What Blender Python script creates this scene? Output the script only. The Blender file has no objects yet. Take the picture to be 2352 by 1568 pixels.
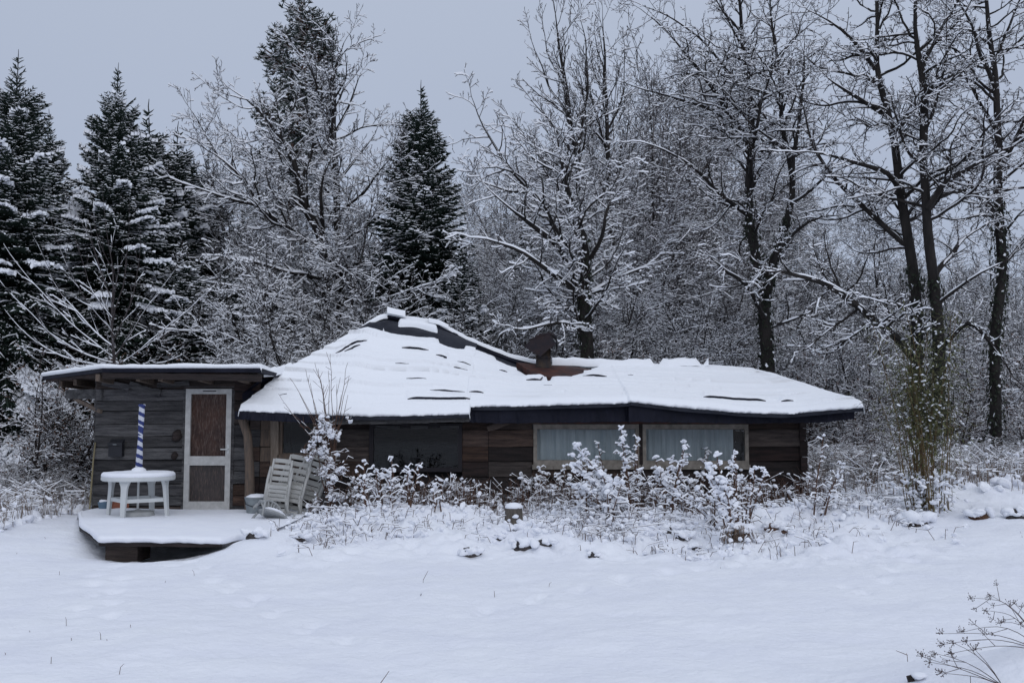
import bpy, math, random
import numpy as np
from mathutils import Vector, Matrix

# ------------------------------------------------------------------ camera, world, sun
S = bpy.context.scene
COL = S.collection
F_PX, PITCH, CAM_Z = 2287.0, math.radians(4.5), 1.65      # focal in 2352-wide picture units
cam = bpy.data.cameras.new("camera"); cam.sensor_width = 36; cam.lens = 36 * F_PX / 2352
cam.clip_end = 2000; cam.clip_start = 0.1
co = bpy.data.objects.new("camera", cam); COL.objects.link(co)
co.location = (0, 0, CAM_Z); co.rotation_euler = (math.pi / 2 + PITCH, 0, 0)
S.camera = co
w = bpy.data.worlds.new("World"); S.world = w; w.use_nodes = True
nt = w.node_tree; nt.nodes.clear()
out = nt.nodes.new('ShaderNodeOutputWorld'); bg = nt.nodes.new('ShaderNodeBackground')
sky = nt.nodes.new('ShaderNodeTexSky'); sky.sky_type = 'NISHITA'; sky.sun_disc = False
sky.sun_elevation = math.radians(32); sky.sun_rotation = math.radians(160)
tc = nt.nodes.new('ShaderNodeTexCoord'); sep = nt.nodes.new('ShaderNodeSeparateXYZ')
ramp = nt.nodes.new('ShaderNodeValToRGB')
ramp.color_ramp.elements[0].position = 0.0; ramp.color_ramp.elements[0].color = (.345, .392, .510, 1)
ramp.color_ramp.elements[1].position = 1.0; ramp.color_ramp.elements[1].color = (.82, .88, 1.02, 1)
e = ramp.color_ramp.elements.new(0.12); e.color = (.365, .415, .535, 1)
e = ramp.color_ramp.elements.new(0.42); e.color = (.425, .478, .590, 1)
cn = nt.nodes.new('ShaderNodeTexNoise'); cn.inputs['Scale'].default_value = 1.3; cn.inputs['Detail'].default_value = 2
cm = nt.nodes.new('ShaderNodeMapRange'); cm.inputs[3].default_value = 9.3; cm.inputs[4].default_value = 10.7
vm = nt.nodes.new('ShaderNodeVectorMath'); vm.operation = 'SCALE'
mx = nt.nodes.new('ShaderNodeMixRGB'); mx.inputs[0].default_value = 0.93
nt.links.new(tc.outputs['Generated'], sep.inputs[0]); nt.links.new(sep.outputs[2], ramp.inputs[0])
nt.links.new(tc.outputs['Generated'], cn.inputs[0]); nt.links.new(cn.outputs[0], cm.inputs[0])
nt.links.new(ramp.outputs[0], vm.inputs[0]); nt.links.new(cm.outputs[0], vm.inputs['Scale'])
nt.links.new(sky.outputs[0], mx.inputs[1]); nt.links.new(vm.outputs[0], mx.inputs[2])
nt.links.new(mx.outputs[0], bg.inputs[0]); bg.inputs[1].default_value = 0.1
nt.links.new(bg.outputs[0], out.inputs[0])
sl = bpy.data.lights.new("sun", 'SUN'); sl.energy = 0.5; sl.angle = math.radians(40); sl.color = (1, .97, .95)
so = bpy.data.objects.new("sun", sl); COL.objects.link(so)
so.rotation_euler = (math.radians(58), 0, math.radians(20))
S.view_settings.view_transform = 'Standard'; S.view_settings.look = 'None'
S.view_settings.exposure = 0.12; S.view_settings.gamma = 1

# ------------------------------------------------------------------ layout helpers
_c, _s = math.cos(PITCH), math.sin(PITCH)
def at(px, py, Y):
    """world point at forward distance Y seen at picture position (px,py) of the 2352x1568 view"""
    xc, yc = (px - 1176) / F_PX, (784 - py) / F_PX
    k = Y / (_c - yc * _s)
    return Vector((xc * k, Y, CAM_Z + (_s + yc * _c) * k))
def seed(n):
    random.seed(n)
rnd = random.random
def ru(a, b): return a + (b - a) * random.random()

# value noise in numpy
_rg = np.random.RandomState(7); _T = _rg.rand(512, 512)
def vn(x, y, sc=1.0):
    x = np.asarray(x, float) * sc + 137.3; y = np.asarray(y, float) * sc + 71.9
    xi = np.floor(x).astype(int); yi = np.floor(y).astype(int); fx = x - xi; fy = y - yi
    fx = fx * fx * (3 - 2 * fx); fy = fy * fy * (3 - 2 * fy)
    a = _T[xi % 512, yi % 512]; b = _T[(xi + 1) % 512, yi % 512]
    c = _T[xi % 512, (yi + 1) % 512]; d = _T[(xi + 1) % 512, (yi + 1) % 512]
    return (a * (1 - fx) + b * fx) * (1 - fy) + (c * (1 - fx) + d * fx) * fy - .5
def fbm(x, y, sc, o=3):
    r = 0; a = 1
    for i in range(o):
        r = r + a * vn(np.asarray(x) + 31.7 * i, np.asarray(y) - 17.3 * i, sc); sc *= 2.1; a *= .5
    return r
def ss(a, b, x):
    t = np.clip((np.asarray(x, float) - a) / (b - a), 0, 1); return t * t * (3 - 2 * t)
def gauss(x, y, cx, cy, rx, ry, h): return h * np.exp(-((x - cx) / rx) ** 2 - ((y - cy) / ry) ** 2)

random.seed(12); DENTS = []                  # faint old footprints and animal tracks under the last snow
for (ax_, ay_, bx_, by_, n_) in ((-3.9, 11.9, -1.2, 7.4, 15), (-4.6, 11.6, -3.4, 8.3, 11), (2.0, 11.2, -.6, 8.6, 11), (3.2, 9.6, 5.2, 12.6, 9)):
    for i_ in range(n_):
        t_ = i_ / n_; DENTS.append((ax_ + (bx_ - ax_) * t_ + .11 * (-1) ** i_ + random.uniform(-.05, .05), ay_ + (by_ - ay_) * t_ + random.uniform(-.06, .06), random.uniform(.06, .11)))
def ground_z(x, y):
    x = np.asarray(x, float); y = np.asarray(y, float)
    a = .03 + .14 * ss(-4.2, -3.4, x) + .06 * ss(-2, 5, x)
    z = ss(11.4, 14.6, y) * a
    z = z + ss(16, 45, y) * .55 + ss(3, 8, x) * ss(8, 15.5, y) * .24 + ss(70, 160, y) * 2
    z = z + gauss(x, y, 3.5, 5.6, 1.1, .9, .5)
    z = z + gauss(x, y, 4.9, 14.6, .9, .8, .16) + gauss(x, y, 7.3, 15.5, 1.2, .7, .15) + gauss(x, y, -2.0, 14.4, .55, .8, .15) + gauss(x, y, -1.2, 14.6, 1.2, .7, .13) + gauss(x, y, 1.6, 14.4, 1.3, .7, .08)
    z = z + gauss(x, y, -7.6, 15.5, 1.2, 2, .12) - gauss(x, y, -4.7, 13.2, .95, 1.0, .20) + gauss(x, y, -3.1, 12.7, .55, .75, .17)
    rough = ss(10.8, 12.6, y + 1.2 * vn(x, 3, .9)) * ss(-3.2, -2, x) * (1 - ss(4.6, 6, x)) + .5 * ss(13, 15, y) * (ss(5, 6, x) + (1 - ss(-9, -8, x)))
    z = z + rough * (fbm(x, y, 1.6, 3) * .18 + (.08 - np.abs(fbm(x + 9, y, 3.6, 3)) * .34) * .55 + fbm(x, y, 11, 2) * .03)
    near = 1 - ss(30, 60, y)
    z = z + near * (fbm(x, y * 1.6, .35, 2) * .06 + fbm(x, y * 1.3, 1.7, 3) * .034 + fbm(x, y, 8, 3) * .016 - .045 * ss(.27, .40, vn(x + 5, y, 2.6)) * ss(.1, .3, vn(x, y, .35)))
    for dx_, dy_, dr_ in DENTS:
        z = z - .045 * np.exp(-(((x - dx_) / dr_) ** 2 + ((y - dy_) / (dr_ * 1.25)) ** 2) ** 2)
    # under the hut: keep ground below the floor
    inside = ss(-6.8, -6.4, x) * (1 - ss(4.9, 5.1, x)) * ss(16.5, 16.9, y) * (1 - ss(22, 22.5, y))
    return z * (1 - inside) + inside * 0.0
def gz(x, y): return float(ground_z(x, y))
def pxg(px, py):
    """ground point seen at (px,py)"""
    lo = None
    for Y in np.arange(4, 60, .05):
        p = at(px, py, Y)
        if p.z <= gz(p.x, Y): return p
    return at(px, py, 20)

# ------------------------------------------------------------------ materials
def mat(name, base, rough=.8, noise=None, col2=None, scale=8.0, bump=0.0, bscale=60.0, stretch=(1, 1, 1), island=0.0, metal=0.0, spec=.3, sss=0.0, third=None, coord='Object'):
    m = bpy.data.materials.new(name); m.use_nodes = True
    t = m.node_tree; p = t.nodes['Principled BSDF']
    p.inputs['Roughness'].default_value = rough; p.inputs['Metallic'].default_value = metal
    p.inputs['Specular IOR Level'].default_value = spec
    p.inputs['Base Color'].default_value = (*base, 1)
    c = t.nodes.new('ShaderNodeTexCoord'); mp = t.nodes.new('ShaderNodeMapping'); mp.inputs['Scale'].default_value = stretch
    t.links.new(c.outputs[coord], mp.inputs[0])
    last = None
    if col2 is not None:
        n = t.nodes.new('ShaderNodeTexNoise'); n.inputs['Scale'].default_value = scale; n.inputs['Detail'].default_value = 5; n.inputs['Roughness'].default_value = .65
        r = t.nodes.new('ShaderNodeValToRGB'); r.color_ramp.elements[0].position = .35; r.color_ramp.elements[1].position = .65
        r.color_ramp.elements[0].color = (*base, 1); r.color_ramp.elements[1].color = (*col2, 1)
        if third: e = r.color_ramp.elements.new(.8); e.color = (*third, 1)
        t.links.new(mp.outputs[0], n.inputs[0]); t.links.new(n.outputs[0], r.inputs[0]); last = r.outputs[0]
    if island > 0:
        g = t.nodes.new('ShaderNodeNewGeometry'); hs = t.nodes.new('ShaderNodeHueSaturation')
        mr = t.nodes.new('ShaderNodeMapRange'); mr.inputs[3].default_value = 1 - island; mr.inputs[4].default_value = 1 + island
        mr2 = t.nodes.new('ShaderNodeMapRange'); mr2.inputs[3].default_value = .45; mr2.inputs[4].default_value = 1.1
        mu = t.nodes.new('ShaderNodeMath'); mu.operation = 'MULTIPLY'; mu.inputs[1].default_value = 7.31
        fr = t.nodes.new('ShaderNodeMath'); fr.operation = 'FRACT'
        t.links.new(g.outputs['Random Per Island'], mr.inputs[0]); t.links.new(g.outputs['Random Per Island'], mu.inputs[0])
        t.links.new(mu.outputs[0], fr.inputs[0]); t.links.new(fr.outputs[0], mr2.inputs[0])
        t.links.new(mr.outputs[0], hs.inputs['Value']); t.links.new(mr2.outputs[0], hs.inputs['Saturation'])
        if last is not None: t.links.new(last, hs.inputs['Color'])
        else: hs.inputs['Color'].default_value = (*base, 1)
        last = hs.outputs[0]
    if last is not None: t.links.new(last, p.inputs['Base Color'])
    if bump > 0:
        n2 = t.nodes.new('ShaderNodeTexNoise'); n2.inputs['Scale'].default_value = bscale; n2.inputs['Detail'].default_value = 4
        b = t.nodes.new('ShaderNodeBump'); b.inputs['Strength'].default_value = bump; b.inputs['Distance'].default_value = .02
        t.links.new(mp.outputs[0], n2.inputs[0]); t.links.new(n2.outputs[0], b.inputs['Height']); t.links.new(b.outputs[0], p.inputs['Normal'])
    if sss > 0:
        p.inputs['Subsurface Weight'].default_value = sss; p.inputs['Subsurface Radius'].default_value = (.02, .025, .03); p.inputs['Subsurface Scale'].default_value = 1
    return m
M = {}
M['snow'] = mat('snow', (.86, .88, .92), .75, col2=(.82, .84, .90), scale=3, bump=.35, bscale=28, spec=.15)
M['snow_roof'] = mat('snow_roof', (.88, .90, .93), .75, bump=.35, bscale=30, spec=.15)
M['snow_twig'] = mat('snow_twig', (.82, .84, .88), .85, spec=.1)
M['snow_field'] = mat('snow_field', (.84, .86, .90), .7, col2=(.79, .81, .87), scale=1.2, bump=.8, bscale=16, spec=.2)
M['bark'] = mat('bark', (.009, .008, .008), .9, col2=(.028, .024, .022), scale=5, bump=.6, bscale=18, stretch=(1, 1, .3))
M['bark_grey'] = mat('bark_grey', (.055, .05, .05), .9, col2=(.09, .08, .08), scale=5, bump=.4, bscale=18)
M['bark_birch'] = mat('bark_birch', (.10, .09, .09), .9, col2=(.16, .15, .15), scale=5)
M['bark_pine'] = mat('bark_pine', (.07, .035, .022), .9, col2=(.12, .06, .035), scale=4)
M['twig'] = mat('twig', (.028, .022, .021), .9)
M['twig_brown'] = mat('twig_brown', (.050, .030, .024), .9, col2=(.03, .021, .018), scale=3)
M['twig_grey'] = mat('twig_grey', (.05, .042, .043), .9)
M['needles'] = mat('needles', (.012, .020, .016), .8, col2=(.022, .034, .026), scale=2, spec=.1)
M['needles_pine'] = mat('needles_pine', (.025, .036, .030), .8, col2=(.04, .055, .045), scale=2, spec=.1)
M['ivy'] = mat('ivy', (.008, .013, .008), .7, col2=(.02, .027, .014), scale=6)
M['leaf_brown'] = mat('leaf_brown', (.10, .05, .03), .9, col2=(.16, .085, .05), scale=9)
M['bamboo_leaf'] = mat('bamboo_leaf', (.065, .074, .030), .7, col2=(.125, .125, .055), scale=9)
M['bamboo_cane'] = mat('bamboo_cane', (.16, .12, .05), .6, col2=(.10, .06, .035), scale=9)
M['straw'] = mat('straw', (.20, .15, .11), .9, col2=(.12, .08, .06), scale=5)
M['dry_stalk'] = mat('dry_stalk', (.07, .048, .045), .9)
M['stalk'] = mat('stalk', (.075, .042, .030), .9, col2=(.12, .07, .05), scale=9)
M['board_grey'] = mat('board_grey', (.028, .028, .032), .85, col2=(.100, .097, .100), scale=2.2, bump=1.0, bscale=12, stretch=(1, 6, 9), island=.45, third=(.075, .055, .045))
M['board_brown'] = mat('board_brown', (.028, .019, .017), .85, col2=(.085, .054, .041), scale=2.0, bump=1.0, bscale=12, stretch=(1, 6, 9), island=.5, third=(.10, .085, .078))
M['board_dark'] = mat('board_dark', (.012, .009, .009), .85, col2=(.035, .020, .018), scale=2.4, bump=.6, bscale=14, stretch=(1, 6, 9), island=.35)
M['wood_pale'] = mat('wood_pale', (.15, .12, .095), .85, col2=(.23, .19, .155), scale=5, bump=.4, bscale=20, stretch=(6, 6, 1))
M['wood_post'] = mat('wood_post', (.085, .07, .06), .85, col2=(.15, .11, .085), scale=5, bump=.4, bscale=20, stretch=(6, 6, 1))
M['interior'] = mat('interior', (.012, .011, .012), .9)
M['tarp'] = mat('tarp', (.012, .014, .022), .65, col2=(.024, .027, .038), scale=5, bump=.8, bscale=6, spec=.2)
M['tarp_navy'] = mat('tarp_navy', (.005, .006, .013), .6, col2=(.012, .013, .024), scale=3, bump=.6, bscale=7, spec=.15)
M['rust'] = mat('rust', (.028, .020, .022), .75, col2=(.085, .032, .022), scale=5, bump=.4, bscale=30, third=(.12, .045, .028))
M['rust_dark'] = mat('rust_dark', (.012, .012, .018), .8, col2=(.030, .018, .018), scale=4, bump=.4, bscale=25, third=(.05, .024, .02))
M['soot'] = mat('soot', (.015, .015, .02), .7, col2=(.05, .035, .025), scale=7, bump=.3)
M['frame_white'] = mat('frame_white', (.38, .38, .37), .6, col2=(.50, .50, .49), scale=9, bump=.2, bscale=40)
M['frame_cream'] = mat('frame_cream', (.15, .135, .115), .7, col2=(.27, .245, .215), scale=9, bump=.3, bscale=40)
M['frame_dark'] = mat('frame_dark', (.014, .012, .016), .6)
M['plastic'] = mat('plastic', (.52, .54, .54), .45, col2=(.60, .62, .62), scale=3, spec=.4)
M['plastic_cream'] = mat('plastic_cream', (.36, .36, .345), .55, col2=(.46, .46, .44), scale=5)
M['plastic_old'] = mat('plastic_old', (.26, .27, .27), .5, col2=(.36, .37, .37), scale=6, spec=.3)
M['curtain'] = mat('curtain', (.22, .26, .275), .9, col2=(.33, .365, .375), scale=1.6, stretch=(7, 1, .4))
M['blue_stripe'] = mat('blue_stripe', (.028, .042, .15), .7)
M['white_stripe'] = mat('white_stripe', (.52, .54, .60), .7)
M['mailbox'] = mat('mailbox', (.018, .019, .024), .5)
M['blue_pot'] = mat('blue_pot', (.10, .16, .22), .6)
M['terracotta'] = mat('terracotta', (.22, .08, .05), .8)
M['bucket'] = mat('bucket', (.24, .27, .28), .6, col2=(.18, .20, .22), scale=6)
M['rock'] = mat('rock', (.035, .033, .034), .9, col2=(.07, .06, .058), scale=9, bump=.8, bscale=20)
M['rubber'] = mat('rubber', (.012, .012, .014), .6)
M['stump'] = mat('stump', (.075, .066, .058), .9, col2=(.15, .13, .11), scale=6, bump=.7, bscale=20, stretch=(5, 5, 1))
M['yellow_pole'] = mat('yellow_pole', (.20, .17, .10), .7)
M['log_end'] = mat('log_end', (.06, .025, .018), .9, col2=(.09, .05, .03), scale=12)
# ribbed reddish glass of the door with vertical ribs
def ribbed(nm, c1, c2):
    m = mat(nm, c1, .35, col2=c2, scale=3, spec=.5)
    t = m.node_tree; p = t.nodes['Principled BSDF']
    c = t.nodes.new('ShaderNodeTexCoord'); wv = t.nodes.new('ShaderNodeTexWave'); wv.wave_type = 'BANDS'; wv.bands_direction = 'X'
    wv.inputs['Scale'].default_value = 13; wv.inputs['Distortion'].default_value = .3
    b = t.nodes.new('ShaderNodeBump'); b.inputs['Strength'].default_value = .9; b.inputs['Distance'].default_value = .02
    mp2 = t.nodes.new('ShaderNodeMapping'); mp2.inputs['Scale'].default_value = (60, 1, 9); n3 = t.nodes.new('ShaderNodeTexNoise'); n3.inputs['Scale'].default_value = 1.6; n3.inputs['Detail'].default_value = 3
    r3 = t.nodes.new('ShaderNodeValToRGB'); r3.color_ramp.elements[0].position = .5; r3.color_ramp.elements[0].color = (0, 0, 0, 1); r3.color_ramp.elements[1].position = .75; r3.color_ramp.elements[1].color = (1, 1, 1, 1)
    m3 = t.nodes.new('ShaderNodeMixRGB'); m3.inputs[2].default_value = (.20, .15, .13, 1); old = p.inputs['Base Color'].links[0].from_socket  # pale vertical streaks: glints on the ribs, painted into the base colour
    t.links.new(c.outputs['Object'], mp2.inputs[0]); t.links.new(mp2.outputs[0], n3.inputs[0]); t.links.new(n3.outputs[0], r3.inputs[0]); t.links.new(r3.outputs[0], m3.inputs[0]); t.links.new(old, m3.inputs[1]); t.links.new(m3.outputs[0], p.inputs['Base Color'])
    t.links.new(c.outputs['Object'], wv.inputs[0]); t.links.new(wv.outputs[0], b.inputs['Height']); t.links.new(b.outputs[0], p.inputs['Normal'])
    return m
M['ribbed'] = ribbed('ribbed_glass', (.040, .024, .022), (.10, .050, .036))
M['ribbed_grey'] = ribbed('ribbed_glass_grey', (.060, .054, .055), (.095, .080, .078))
def glassmat(name, tint, refl):
    m = bpy.data.materials.new(name); m.use_nodes = True; t = m.node_tree; t.nodes.clear()
    o = t.nodes.new('ShaderNodeOutputMaterial'); mixs = t.nodes.new('ShaderNodeMixShader'); tr = t.nodes.new('ShaderNodeBsdfTransparent'); g = t.nodes.new('ShaderNodeBsdfGlossy')
    tr.inputs[0].default_value = (*tint, 1); g.inputs['Roughness'].default_value = .04
    mixs.inputs[0].default_value = refl
    t.links.new(tr.outputs[0], mixs.inputs[1]); t.links.new(g.outputs[0], mixs.inputs[2]); t.links.new(mixs.outputs[0], o.inputs[0])
    return m
M['glass'] = glassmat('glass', (.94, .96, .97), .018)

# ------------------------------------------------------------------ mesh building
def make_mesh(name, V, polys, mi=None, mats=(), smooth=False):
    """V (n,3) array; polys: list of (m,k) int arrays; mi: list of material indices per block"""
    me = bpy.data.meshes.new(name)
    V = np.asarray(V, np.float32).reshape(-1, 3)
    me.vertices.add(len(V)); me.vertices.foreach_set('co', V.ravel())
    blocks = [np.asarray(q, np.int32) for q in polys]
    keep = [i for i, q in enumerate(blocks) if len(q)]
    nl = sum(blocks[i].size for i in keep); npoly = sum(len(blocks[i]) for i in keep)
    me.loops.add(nl); me.polygons.add(npoly)
    me.loops.foreach_set('vertex_index', np.concatenate([blocks[i].ravel() for i in keep]))
    st = []; off = 0; mm = []
    for i in keep:
        q = blocks[i]; k = q.shape[1]
        st.append(off + np.arange(len(q), dtype=np.int32) * k); off += q.size
        a = 0 if mi is None else mi[i]
        mm.append(np.full(len(q), a, np.int32) if np.isscalar(a) else np.asarray(a, np.int32))
    me.polygons.foreach_set('loop_start', np.concatenate(st)); me.polygons.foreach_set('material_index', np.concatenate(mm))
    me.polygons.foreach_set('use_smooth', np.full(npoly, bool(smooth)))
    for m_ in mats: me.materials.append(M[m_] if isinstance(m_, str) else m_)
    me.update(calc_edges=True)
    return me
def link(name, me, parent=None, loc=None, rot=None, scale=None):
    o = bpy.data.objects.new(name, me); COL.objects.link(o)
    if parent is not None: o.parent = parent
    if loc is not None: o.location = loc
    if rot is not None: o.rotation_euler = rot
    if scale is not None: o.scale = scale
    return o
def thing(name, label, cat, loc=(0, 0, 0), rot=0.0, group=None):
    o = bpy.data.objects.new(name, None); COL.objects.link(o); o.location = loc; o.rotation_euler = (0, 0, rot)
    o.empty_display_size = .2
    o['label'] = label; o['category'] = cat
    if group: o['group'] = group
    return o
def tag(o, label=None, cat=None, group=None, kind=None):
    if label: o['label'] = label
    if cat: o['category'] = cat
    if group: o['group'] = group
    if kind: o['kind'] = kind
    return o

class MB:
    def __init__(s): s.v = []; s.f = {}; s.n = 0
    def add(s, V, faces, m=0):
        V = np.asarray(V, float).reshape(-1, 3)
        for f in faces: s.f.setdefault((len(f), m), []).append([i + s.n for i in f])
        s.v.append(V); s.n += len(V)
    def addq(s, V, Q, m=0):
        V = np.asarray(V, float).reshape(-1, 3); Q = np.asarray(Q) + s.n
        s.f.setdefault((Q.shape[1], m), []).extend(Q.tolist()); s.v.append(V); s.n += len(V)
    def box(s, x0, x1, y0, y1, z0, z1, m=0):
        s.add([(x0, y0, z0), (x1, y0, z0), (x1, y1, z0), (x0, y1, z0), (x0, y0, z1), (x1, y0, z1), (x1, y1, z1), (x0, y1, z1)],
              [(0, 3, 2, 1), (4, 5, 6, 7), (0, 1, 5, 4), (1, 2, 6, 5), (2, 3, 7, 6), (3, 0, 4, 7)], m)
    def beam(s, a, b, wd, ht, m=0, up=(0, 0, 1), wob=0, n=1):
        a = Vector(a); b = Vector(b); d = (b - a).normalized(); sd = d.cross(Vector(up))
        if sd.length < 1e-3: sd = d.cross(Vector((0, 1, 0)))
        sd.normalize(); u = sd.cross(d).normalized(); V = []; 
        for i in range(n + 1):
            p = a.lerp(b, i / n); j = [ru(-wob, wob) for _ in range(4)]
            V += [p - sd * wd / 2 - u * (ht / 2 + j[0]), p + sd * wd / 2 - u * (ht / 2 + j[0]), p + sd * wd / 2 + u * (ht / 2 + j[1]), p - sd * wd / 2 + u * (ht / 2 + j[1])]
        F = [(0, 1, 2, 3), (4 * n + 3, 4 * n + 2, 4 * n + 1, 4 * n)]
        for i in range(n):
            for k in range(4):
                F.append((4 * i + k, 4 * i + 4 + k, 4 * i + 4 + (k + 1) % 4, 4 * i + (k + 1) % 4))
        s.add([tuple(v) for v in V], F, m)
    def tube(s, pts, rad, k=8, m=0, cap=True):
        pts = [Vector(p) for p in pts]; n = len(pts)
        if not hasattr(rad, '__len__'): rad = [rad] * n
        V = []; ref = None
        for i, p in enumerate(pts):
            d = (pts[min(i + 1, n - 1)] - pts[max(i - 1, 0)]).normalized()
            if ref is None:
                ref = Vector((0, 1, 0)) if abs(d.z) > .8 else Vector((0, 0, 1))
            sd = d.cross(ref).normalized(); u = sd.cross(d)
            for j in range(k):
                a = 2 * math.pi * j / k; V.append(tuple(p + (sd * math.cos(a) + u * math.sin(a)) * rad[i]))
        F = []
        for i in range(n - 1):
            for j in range(k):
                F.append((i * k + j, i * k + (j + 1) % k, (i + 1) * k + (j + 1) % k, (i + 1) * k + j))
        if cap: F.append(tuple(range(k))); F.append(tuple(range((n - 1) * k, n * k))[::-1])
        s.add(V, F, m)
    def lathe(s, prof, c=(0, 0, 0), k=24, m=0, sx=1, sy=1):
        V = []; F = []
        for r, z in prof:
            for j in range(k):
                a = 2 * math.pi * j / k; V.append((c[0] + r * sx * math.cos(a), c[1] + r * sy * math.sin(a), c[2] + z))
        for i in range(len(prof) - 1):
            for j in range(k): F.append((i * k + j, i * k + (j + 1) % k, (i + 1) * k + (j + 1) % k, (i + 1) * k + j))
        F.append(tuple(range(k))[::-1]); F.append(tuple(range((len(prof) - 1) * k, len(prof) * k)))
        s.add(V, F, m)
    def prism(s, poly, z0, z1, m=0):
        n = len(poly); V = [(x, y, z0) for x, y in poly] + [(x, y, z1) for x, y in poly]
        F = [tuple(range(n))[::-1], tuple(range(n, 2 * n))] + [(i, (i + 1) % n, n + (i + 1) % n, n + i) for i in range(n)]
        s.add(V, F, m)
    def blobs(s, C, R, m=0, squash=.75, jit=.22):
        C = np.asarray(C, float).reshape(-1, 3)
        if not len(C): return
        R = np.broadcast_to(np.asarray(R, float).reshape(-1), (len(C),)) if np.size(R) > 1 or np.ndim(R) else np.full(len(C), R)
        nv = len(ICO_V); rs = np.random.RandomState(len(C) + int(abs(C[0, 0]) * 100))
        off = rs.uniform(-jit, jit, (len(C), nv, 1)) + 1
        an = rs.uniform(0, 6.28, len(C)); ca, sa = np.cos(an), np.sin(an); tl = rs.uniform(-.8, .8, len(C)) * (jit > .25); ct_, st_2 = np.cos(tl), np.sin(tl)
        dr = rs.normal(size=(len(C), 5, 3)); dr /= np.linalg.norm(dr, axis=2)[..., None]; ph_ = rs.uniform(0, 6.28, (len(C), 1, 5))
        off = 1 + jit * .62 * np.sin(np.einsum('vk,nmk->nvm', ICO_V, dr) * 3.1 + ph_).sum(-1, keepdims=True) * .7 + (off - 1) * .5
        B = ICO_V[None] * off; st = rs.uniform(.75, 1.6 if jit > .25 else 1.3, (len(C), 1))
        X0 = B[..., 0] * st; Z0 = B[..., 2] * squash; X = X0 * ct_[:, None] - Z0 * st_2[:, None]; Zr = X0 * st_2[:, None] + Z0 * ct_[:, None]; Y = B[..., 1]; Xr = X * ca[:, None] - Y * sa[:, None]; Yr = X * sa[:, None] + Y * ca[:, None]
        V = np.stack([Xr, Yr, Zr], -1) * R[:, None, None] + C[:, None, :]
        Q = (ICO_F[None] + (np.arange(len(C)) * nv)[:, None, None]).reshape(-1, 3)
        s.addq(V.reshape(-1, 3), Q, m)
    def mesh(s, name, mats, smooth=False):
        polys = []; mi = []
        for (k, m_), fl in s.f.items(): polys.append(np.array(fl)); mi.append(m_)
        return make_mesh(name, np.concatenate(s.v), polys, mi, mats, smooth)
    def build(s, name, mats, parent=None, smooth=False, **kw):
        if isinstance(mats, str): mats = (mats,)
        return link(name, s.mesh(name, mats, smooth), parent, **kw)
def _ico():
    import bmesh
    b = bmesh.new(); bmesh.ops.create_icosphere(b, subdivisions=2, radius=1)
    V = np.array([v.co[:] for v in b.verts]); Fc = np.array([[v.index for v in f.verts] for f in b.faces]); b.free(); return V, Fc
ICO_V, ICO_F = _ico()

# ------------------------------------------------------------------ branch system
class BR:
    """polylines with radii, turned into tubes and snow caps in one go"""
    def __init__(s): s.P = []; s.R = []; s.L = []
    def add(s, pts, rad):
        if len(pts) < 2: return
        s.P.extend([tuple(p) for p in pts]); s.R.extend(rad); s.L.append(len(pts))
    def arrays(s):
        P = np.array(s.P, float); R = np.array(s.R, float); L = np.array(s.L)
        st = np.concatenate([[0], np.cumsum(L)[:-1]]); pid = np.repeat(np.arange(len(L)), L)
        N = len(P); same = np.zeros(N, bool); same[:-1] = pid[1:] == pid[:-1]
        nx = np.where(same, np.arange(N) + 1, np.arange(N)); pv = np.arange(N) - 1; pv[0] = 0
        pv = np.where(np.concatenate([[False], same[:-1]]), pv, np.arange(N))
        T = P[nx] - P[pv]; T /= np.maximum(np.linalg.norm(T, axis=1), 1e-9)[:, None]
        chord = P[st + L - 1] - P[st]; chord /= np.maximum(np.linalg.norm(chord, axis=1), 1e-9)[:, None]
        steep = (np.abs(chord[:, 2]) > .93)[pid]
        ref = np.where(steep[:, None], np.array([[0, 1, 0.]]), np.array([[0, 0, 1.]]))
        sd = np.cross(T, ref); sd /= np.maximum(np.linalg.norm(sd, axis=1), 1e-6)[:, None]
        up = np.cross(sd, T)
        return P, R, T, sd, up, same, steep
def wood_part(B, k, sel=None):
    P, R, T, sd, up, same, steep = B.arrays()
    N = len(P); a = 2 * np.pi * np.arange(k) / k + (np.pi / 2 if k == 3 else 0) + (np.pi if k == 3 else 0)
    V = P[:, None, :] + R[:, None, None] * (np.cos(a)[None, :, None] * sd[:, None, :] + np.sin(a)[None, :, None] * up[:, None, :])
    i = np.nonzero(same)[0]; j = np.arange(k)
    A = i[:, None] * k + j[None]; Bq = i[:, None] * k + (j[None] + 1) % k
    Q = np.stack([A, Bq, Bq + k, A + k], -1).reshape(-1, 4)
    return V.reshape(-1, 3), Q
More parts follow.
